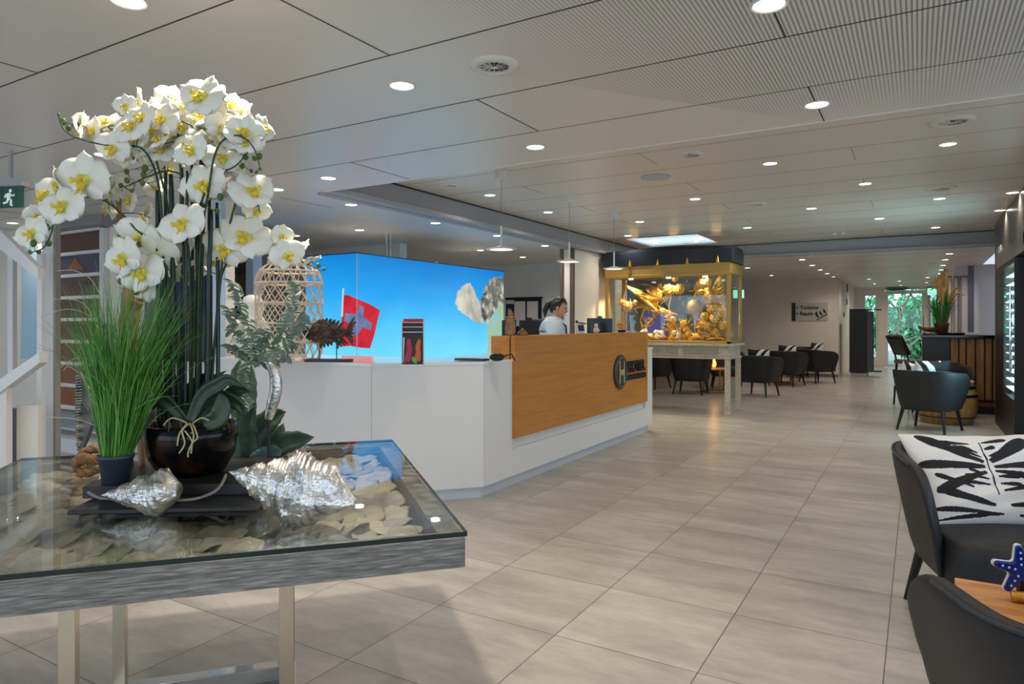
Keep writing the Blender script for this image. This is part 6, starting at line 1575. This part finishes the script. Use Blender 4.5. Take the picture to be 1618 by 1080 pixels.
triton('silver_seashell', (p.x, p.y, TZ + .078), .355, .098, shell_rot(-RT*1.0 + FW*.10 + Vector((0, 0, .22)), 1.2), 'big silver-gold spiny seashell in the middle right of the glass table top', 1.15, 2, .56, .10, 4.6)
# grey cord round the slate
pts = [(139, 777, .040), (160, 787, .022), (190, 786, .018), (235, 786, .018), (282, 790, .018), (312, 787, .020), (338, 777, .036), (350, 765, .052), (357, 750, .062)]
ps = [at(x, y, z=TZ + zz) for x, y, zz in pts]
tag(MB().tube(smooth_path(ps, 6), .0045, 8).build('grey_cord', mat('grey_cord', rgb(140, 134, 130), .6), smooth=True), 'thin grey cord lying in front of the dark bowl on the slate', 'cord')
# rope knot
rc = on_top(138, 752); g = MB()
def strand(path, r=.0125, tw=3, rs=.008):
    ps = smooth_path(path, 10)
    for s in range(3):
        q_ = []; up = Vector((0, 0, 1))
        for i, p in enumerate(ps):
            tt = (ps[min(i+1, len(ps)-1)] - ps[max(i-1, 0)]).normalized(); a = up.cross(tt); a = a.normalized() if a.length > .05 else RT; b_ = tt.cross(a)
            an = i*.38 + s*2*PI/3; q_.append(p + (a*math.cos(an) + b_*math.sin(an))*rs)
        g.tube(q_, r*.78, 7)
def rk(x, y, z): return rc + RT*x + FW*y + Vector((0, 0, z))
strand([rk(-.035, .03, .02), rk(-.03, -.01, .05), rk(.01, -.025, .065), rk(.05, -.01, .05), rk(.055, .03, .02)])
strand([rk(-.03, 0, .018), rk(-.04, .02, .055), rk(-.01, .04, .085), rk(.04, .035, .08), rk(.06, .0, .045), rk(.03, -.03, .022), rk(-.01, -.03, .02)])
tag(g.build('rope_knot', M['rope'], smooth=True), 'brown thick rope knot on the glass left of the grass pot', 'rope')
# grey carved fish with striped tail, left behind the grass
fd = 2.42; fo = at(190, 720, d=fd)
T3 = thing('carved_fish', 'grey carved wooden fish with big striped crescent tail standing behind the grass', 'sculpture', (fo.x, fo.y, TZ))
g = MB()
def tailfn(u, v):
    k = 2*v - 1; y = 650 + 62*k; x0 = 119 + 4*k*k; x1 = 149 - 24*abs(k)**1.3 + (4 if k > 0 else 0)
    x = x0 + (x1 - x0)*u; p = at(x, y, d=fd); return p + FW*(.010*math.sin(PI*u) + .003*math.sin(60*v)*(1-u))
g.grid(tailfn, 9, 60); g.build('tail_fin', M['fishwood'], T3, smooth=True, solid=.012)
gs = MB()
for k in range(26):
    y = 594 + k*4.4; gs.tube([at(118.5, y, d=fd - .009), at(126 + 3*math.sin(k*.25), y - 1, d=fd - .013)], .0011, 4)
gs.build('fin_grooves', mat('pale_groove', rgb(176, 172, 164), .7), T3)
MB().grid(lambda u, v: at(150 + 104*u, 640 - 0*u, d=fd) + Vector((0, 0, (.024 + .075*math.sin(PI*min(1, u*1.02))**.8)*math.sin(2*PI*v))) + FW*(.035*math.sin(PI*u)**.6*math.cos(2*PI*v)), 18, 16, closev=True).build('body', M['fishwood'], T3, smooth=True)
pr_ = at(205, 650, d=fd); MB().tube([(pr_.x, pr_.y, TZ + .01), (pr_.x, pr_.y, pr_.z - .05)], .005).cbox((pr_.x, pr_.y, TZ + .008), (.12, .1, .016)).build('stand', M['black'], T3)
# agave leaves behind the bowl
ad = 2.52; ao = at(398, 735, d=ad)
T4 = thing('agave_plant', 'dark green broad toothed agave leaves behind the bowl on its right', 'plant', (ao.x, ao.y, TZ))
for pts, wd, mm, dd in (([(392, 735), (386, 680), (392, 620), (398, 575)], .045, 'leaf_agave', .02), ([(396, 735), (404, 690), (430, 660), (452, 650)], .045, 'leaf_agave', -.03), ([(396, 735), (420, 712), (460, 696), (497, 690)], .045, 'leaf_agave', -.02), ([(392, 735), (398, 700), (392, 672), (404, 640)], .04, 'leaf_agave', -.06), ([(390, 738), (372, 720), (366, 690), (372, 660)], .04, 'leaf_blue', .0), ([(396, 740), (410, 728), (432, 716), (446, 712)], .04, 'leaf_blue', -.07), ([(392, 735), (378, 650), (374, 600), (380, 566)], .03, 'leaf_agave', .06), ([(398, 738), (412, 712), (438, 690), (448, 668)], .035, 'leaf_agave', .05)):
    g = MB(); leaf(g, [at(x, y, d=ad + dd) for x, y in pts], wd, world_pts=True, serr=.10); g.build('leaf', M[mm], T4, smooth=True, solid=.003)
MB().lathe([(.03, 0), (.045, .02), (.03, .05)], 14).build('crown', M['leaf_agave'], T4, world=False)
# silver fish on a black rod with eucalyptus sprays
sd = 2.40; so = at(426, 738, d=sd)
T5 = thing('silver_fish_on_rod', 'slender silver fish ornament standing upright on a black rod', 'sculpture', (so.x, so.y, TZ))
MB().tube([(so.x, so.y, TZ), at(424, 655, d=sd)], [.0075, .006], 10).build('rod', M['black'], T5); MB().lathe([(.035, 0), (.035, .008), (.01, .012)], 18).build('base', M['black'], T5, world=False)
ps = smooth_path([at(x, y, d=sd) for x, y in ((424, 662), (430, 640), (436, 615), (434, 590), (424, 572))], 6)
MB().tube(ps, [.008 + .014*math.sin(PI*(.08 + .9*i/(len(ps)-1)))**.7 for i in range(len(ps))], 12).build('body', M['silver'], T5, smooth=True)
g = MB()
for s in (-1, 1): leaf(g, [at(424, 574, d=sd), at(424 + s*7, 563, d=sd), at(424 + s*9, 554, d=sd)], .009, world_pts=True)
g.build('tail', M['silver'], T5, solid=.002)
T6 = thing('eucalyptus_spray', 'dusty grey-green leafy sprays arching before the wicker lantern', 'foliage', (so.x, so.y, 1.1))
for pts in ([(420, 572), (405, 560), (385, 540), (368, 520), (362, 490)], [(420, 572), (400, 540), (388, 500), (374, 470), (368, 448)], [(424, 572), (440, 545), (452, 510), (462, 480), (468, 450)], [(424, 572), (450, 548), (470, 520), (480, 495)], [(420, 574), (395, 570), (378, 560), (366, 548)], [(422, 572), (415, 540), (420, 520)], [(398, 566), (384, 590), (382, 625), (388, 645)], [(430, 575), (450, 565), (462, 545)]):
    g = MB(); dd = ro.uniform(-.06, .06); ps = smooth_path([at(x, y, d=sd + dd*.6) for x, y in pts], 6); g.tube(ps, .0018, 5)
    for i in range(2, len(ps)):
        for s in (-1, 1):
            if ro.random() < .9:
                p = ps[i]; l = ro.uniform(.022, .04); dv = (RT*s*ro.uniform(.4, 1) + Vector((0, 0, ro.uniform(-.9, .5))) + FW*ro.uniform(-.6, .6)).normalized()
                leaf(g, [p, p + dv*l*.5 + Vector((0, 0, .003)), p + dv*l], ro.uniform(.006, .0095), world_pts=True)
    g.build('sprig', M['eucalyptus'], T6, smooth=True, solid=.0006)
# ------------------------------------------------------------------ recessed ceiling lights
SP = bpy.data.lights.new('lamp_light', 'SPOT'); SP.energy = LAMP_W; SP.color = LAMP_COL; SP.spot_size = math.radians(150); SP.spot_blend = .9; SP.shadow_soft_size = .035
white_ring = mat('white_lamp_ring', rgb(225, 224, 220), .35)
D0 = thing('downlight', 'x', 'ceiling light', (0, 0, ZL))
MB().lathe([(.052, -.001), (.058, -.006), (.064, -.006), (.067, 0), (.052, .004)], 28, cap=False).build('trim_ring', white_ring, D0, world=False, smooth=True)
MB().lathe([(.052, -.0015), (.0, -.002)], 24, cap=False).build('lens', M['emit_lamp'], D0, world=False)
lo = bpy.data.objects.new('lamp_light', SP); COL.objects.link(lo); lo.parent = D0; lo.location = (0, 0, -.015)
used = False
def downlight(px, py, z, label, group=None, w=None):
    global used
    p = at(px, py, z=z) if w is None else Vector(w)
    o = copy_tree(D0) if used else D0; used = True
    o.location = (p.x, p.y, z); o['label'] = label
    if group: o['group'] = group
    return o
low = [(1215, 7, 'nearest round downlight at the top right, among the slotted panels'), (635, 135, 'round downlight in the low ceiling left of the big round vent'), (846, 232, 'round downlight just before the edge of the raised ceiling, over the desk front'),
       (1291, 165, 'round downlight crossed by the dark panel joint before the raised ceiling'), (519, 281, 'round downlight in the low ceiling left of the raised ceiling corner'), (164, 244, 'round downlight glimpsed left of the top orchid blossoms'),
       (437, 299, 'round downlight just right of the orchid cluster'), (20, 352, 'round downlight beneath the exit sign at far left'), (555, 323, 'downlight nearest the lit picture wall corner, left pair upper'), (568, 363, 'downlight nearest the lit picture wall corner, left pair lower'),
       (688, 352, 'downlight over the lit picture wall, near the ceiling beam'), (467, 372, 'downlight above the wicker lantern'), (786, 372, 'downlight seen behind the nearest pendant lamp rod'),
       (686, 414, 'downlight just above the top edge of the lit picture wall'), (759, 395, 'small downlight left of the nearest pendant disc'), (861, 388, 'downlight left of the middle pendant disc'), (826, 406, 'farthest downlight before the office back wall')]
for a in low: downlight(a[0], a[1], ZL, a[2])
high = [(774, 308, 'downlight left of the nearest pendant canopy in the raised ceiling'), (866, 335, 'downlight left of the middle pendant rod in the raised ceiling'), (1217, 258, 'downlight in the raised ceiling right of the left round vent'), (1498, 227.5, 'downlight under the right round vent at upper right'),
        (1367, 290, 'downlight on the dark joint in the middle of the raised ceiling'), (1098, 314, 'downlight right of the flat ceiling speaker, one row deeper'), (1282, 329, 'downlight in the raised ceiling right of the small middle vent'), (1484.6, 313.5, 'downlight beside the deep right vent'),
        (1600, 304, 'downlight hard against the dark unit, nearer of two'), (1580, 332, 'downlight hard against the dark unit, farther of two'), (1389.5, 345, 'downlight before the far ceiling edge, centre right'), (1011, 350, 'downlight left of the rooflight, nearer one'), (992, 372, 'downlight over the left end of the gilded case'),
        (1181, 359.5, 'downlight right of the rooflight'), (1478.5, 359, 'downlight before the far ceiling edge at the right'), (1036, 386, 'small downlight just above the case canopy, left'), (1101, 382, 'small downlight just above the case canopy, right')]
for a in high[:-2]: downlight(a[0], a[1], ZH, a[2])
downlight(1036, 384, ZH, 'small downlight just above the dark case canopy, left one'); downlight(1101, 381, ZH, 'small downlight just above the dark case canopy, right one')
O5 = ('nearest', 'second nearest', 'third', 'fourth', 'farthest')
for i, a in enumerate([(1267.6, 410), (1283, 419), (1296, 426), (1307, 432), (1317, 437)]):
    downlight(a[0], a[1], ZL, O5[i] + ' of five downlights in the close diagonal row over the direction sign', 'downlights in a row before the sign wall')
for i, a in enumerate([(1500, 400.5), (1490, 419), (1487, 426), (1485, 432)]):
    downlight(a[0], a[1], ZL, ('nearest', 'second', 'third', 'farthest')[i] + ' bright downlight in the row above the tall plant on the bar', 'downlights in a row over the bar plant')
for a, lb in [((1373, 440.5), 'left pair before the entrance wall, nearer one'), ((1382, 448), 'left pair before the entrance wall, farther one'), ((1421, 443.7), 'pair above the entrance door, nearer one'), ((1423, 450.5), 'pair above the entrance door, farther one'), ((1465.6, 438), 'pair left of the bar plant, nearer one'), ((1464.4, 446), 'pair left of the bar plant, farther one')]:
    downlight(a[0], a[1], ZL, 'small far downlight, ' + lb, 'downlights by the entrance')
downlight(1181, 423, ZL, 'far downlight close to the right edge of the gilded case'); downlight(1219, 435, ZL, 'far downlight above the right lounge armchairs, left of the diagonal row')
downlight(1493.6, 410, ZL, 'dimmer downlight between the two nearest of the bar plant row')
# lights over the foreground, above the frame
for (x, y, lb) in (((RT*(-.90) + FW*2.26).x, (RT*(-.90) + FW*2.26).y, 'downlight straight above the orchid arrangement'), (-2.35, 1.35, 'downlight above the left part of the foreground table'), (-.3, .2, 'downlight above the photographer'), (.95, 3.1, 'downlight above the nearest armchairs'), (-4.6, 1.2, 'downlight at the near left of the hall'), (-3.2, -1.2, 'downlight behind the camera to the left'), (1.9, 1.0, 'downlight by the enlarged east windows'), (2.0, 5.6, 'downlight over the floor right of the armchairs')):
    o = downlight(0, 0, ZL if y < Y1 else ZH, lb, w=(x, y, 0))
    if 'orchid' in lb:      # a stronger, narrower lamp picks out the flowers
        for ch in o.children:
            if ch.type == 'LIGHT':
                ch.data = ch.data.copy(); ch.data.energy = LAMP_W * 5.5; ch.data.spot_size = math.radians(105); ch.data.spot_blend = .5
# smoke-style round air vents
def vent(px, py, z, r, label, cat='vent'):
    p = at(px, py, z=z); t = thing('air_vent', label, cat, (p.x, p.y, z))
    MB().lathe([(r, 0), (r*.97, -.012), (r*.66, -.018), (r*.62, -.004)], 40, cap=False).build('rim', white_ring, t, world=False, smooth=True)
    MB().lathe([(r*.63, -.003), (0, -.0035)], 32, cap=False).build('dark_core', mat('vent_dark', rgb(34, 36, 30), .6), t, world=False)
    g = MB()
    for k in range(12):
        a = 2*PI*k/12; c, s = math.cos(a), math.sin(a)
        g.add([(r*.12*c, r*.12*s, -.012), (r*.62*c, r*.62*s, -.012), (r*.62*math.cos(a+.07), r*.62*math.sin(a+.07), -.006), (r*.12*math.cos(a+.07), r*.12*math.sin(a+.07), -.006)], [(0, 1, 2, 3)])
    g.lathe([(r*.13, -.014), (0, -.015)], 16, cap=False)
    g.build('swirl_blades', white_ring, t, world=False, solid=.0015)
    return t
vent(781, 102, ZL, .105, 'big round swirl air vent at the top centre of the low ceiling')
vent(1089, 244, ZH, .12, 'round swirl vent in the raised ceiling left of centre')
vent(1505, 191, ZH, .135, 'round swirl vent in the raised ceiling at upper right')
vent(1193, 322, ZH, .12, 'small round swirl vent in the middle of the raised ceiling')
vent(1487, 297, ZH, .14, 'round swirl vent in the raised ceiling deep on the right')
vent(709, 292, ZH, .11, 'round swirl vent at the left edge of the raised ceiling, near the beam')
vent(746, 402, ZL, .1, 'small dark vent in the low ceiling behind the lit picture wall')
vent(1472.6, 415, ZL, .07, 'small round disc modelled for a reflection in the far ceiling left of the bar plant row')  # a ceiling reflection, built as a solid disc from the vent parts
for px, py, lb in ((1279, 404, 'nearest'), (1307, 422, 'middle'), (1318, 428, 'farthest')):
    vent(px, py, ZL, .07, lb + ' small round vent beside the close diagonal row of downlights')
p = at(1036, 279, z=ZH)
tag(MB().lathe([(.13, 0), (.135, -.003), (.13, -.008), (.0, -.009)], 40, Matrix.Translation((p.x, p.y, ZH)), cap=False).build('ceiling_speaker', mat('pale_speaker', rgb(186, 194, 200), .6), smooth=True), 'plain flat round speaker in the raised ceiling left of centre', 'speaker')
p = at(1318, 368, z=ZH)
tag(MB().lathe([(.03, 0), (.03, -.03), (.0, -.035)], 16, Matrix.Translation((p.x, p.y, ZH)), cap=False).lathe([(.03, 0), (.03, -.03), (.0, -.035)], 16, Matrix.Translation((p.x + .12, p.y, ZH)), cap=False).build('sensor', white_ring), 'tiny white twin ceiling sensor before the far ceiling edge', 'sensor')

# pendant lamps over the desk
for i, (y, lb) in enumerate(((5.06, 'nearest white disc pendant lamp over the reception desk'), (6.41, 'middle white disc pendant lamp over the reception desk'), (7.63, 'farthest white disc pendant lamp over the reception desk, before the gilded case'))):
    t = thing('pendant_lamp', lb, 'pendant lamp', (-3.12, y, ZH)); zd = (1.956, 1.955, 1.965)[i] - ZH
    MB().lathe([(.055, 0), (.055, -.075), (.0, -.076)], 24, cap=False).build('canopy', white_ring, t, world=False)
    MB().tube([(0, 0, -.07), (0, 0, zd + .2)], .003, 6).build('cable', mat('grey_cable', rgb(150, 150, 150), .5), t, world=False)
    MB().tube([(0, 0, zd + .2), (0, 0, zd + .01)], .010, 10).build('stem', white_ring, t, world=False)
    MB().lathe([(.02, .028), (.06, .016), (.13, .004), (.131, -.002), (.12, -.006), (.0, -.006)], 40, Matrix.Translation((0, 0, zd)), cap=False).build('disc_shade', white_ring, t, world=False, smooth=True)
    MB().lathe([(.1, -.0065), (.0, -.008)], 32, Matrix.Translation((0, 0, zd)), cap=False).build('light_ring', mat('pendant_glow', (1, 1, 1), .5, emit=(1, .95, .88), es=1.6), t, world=False)
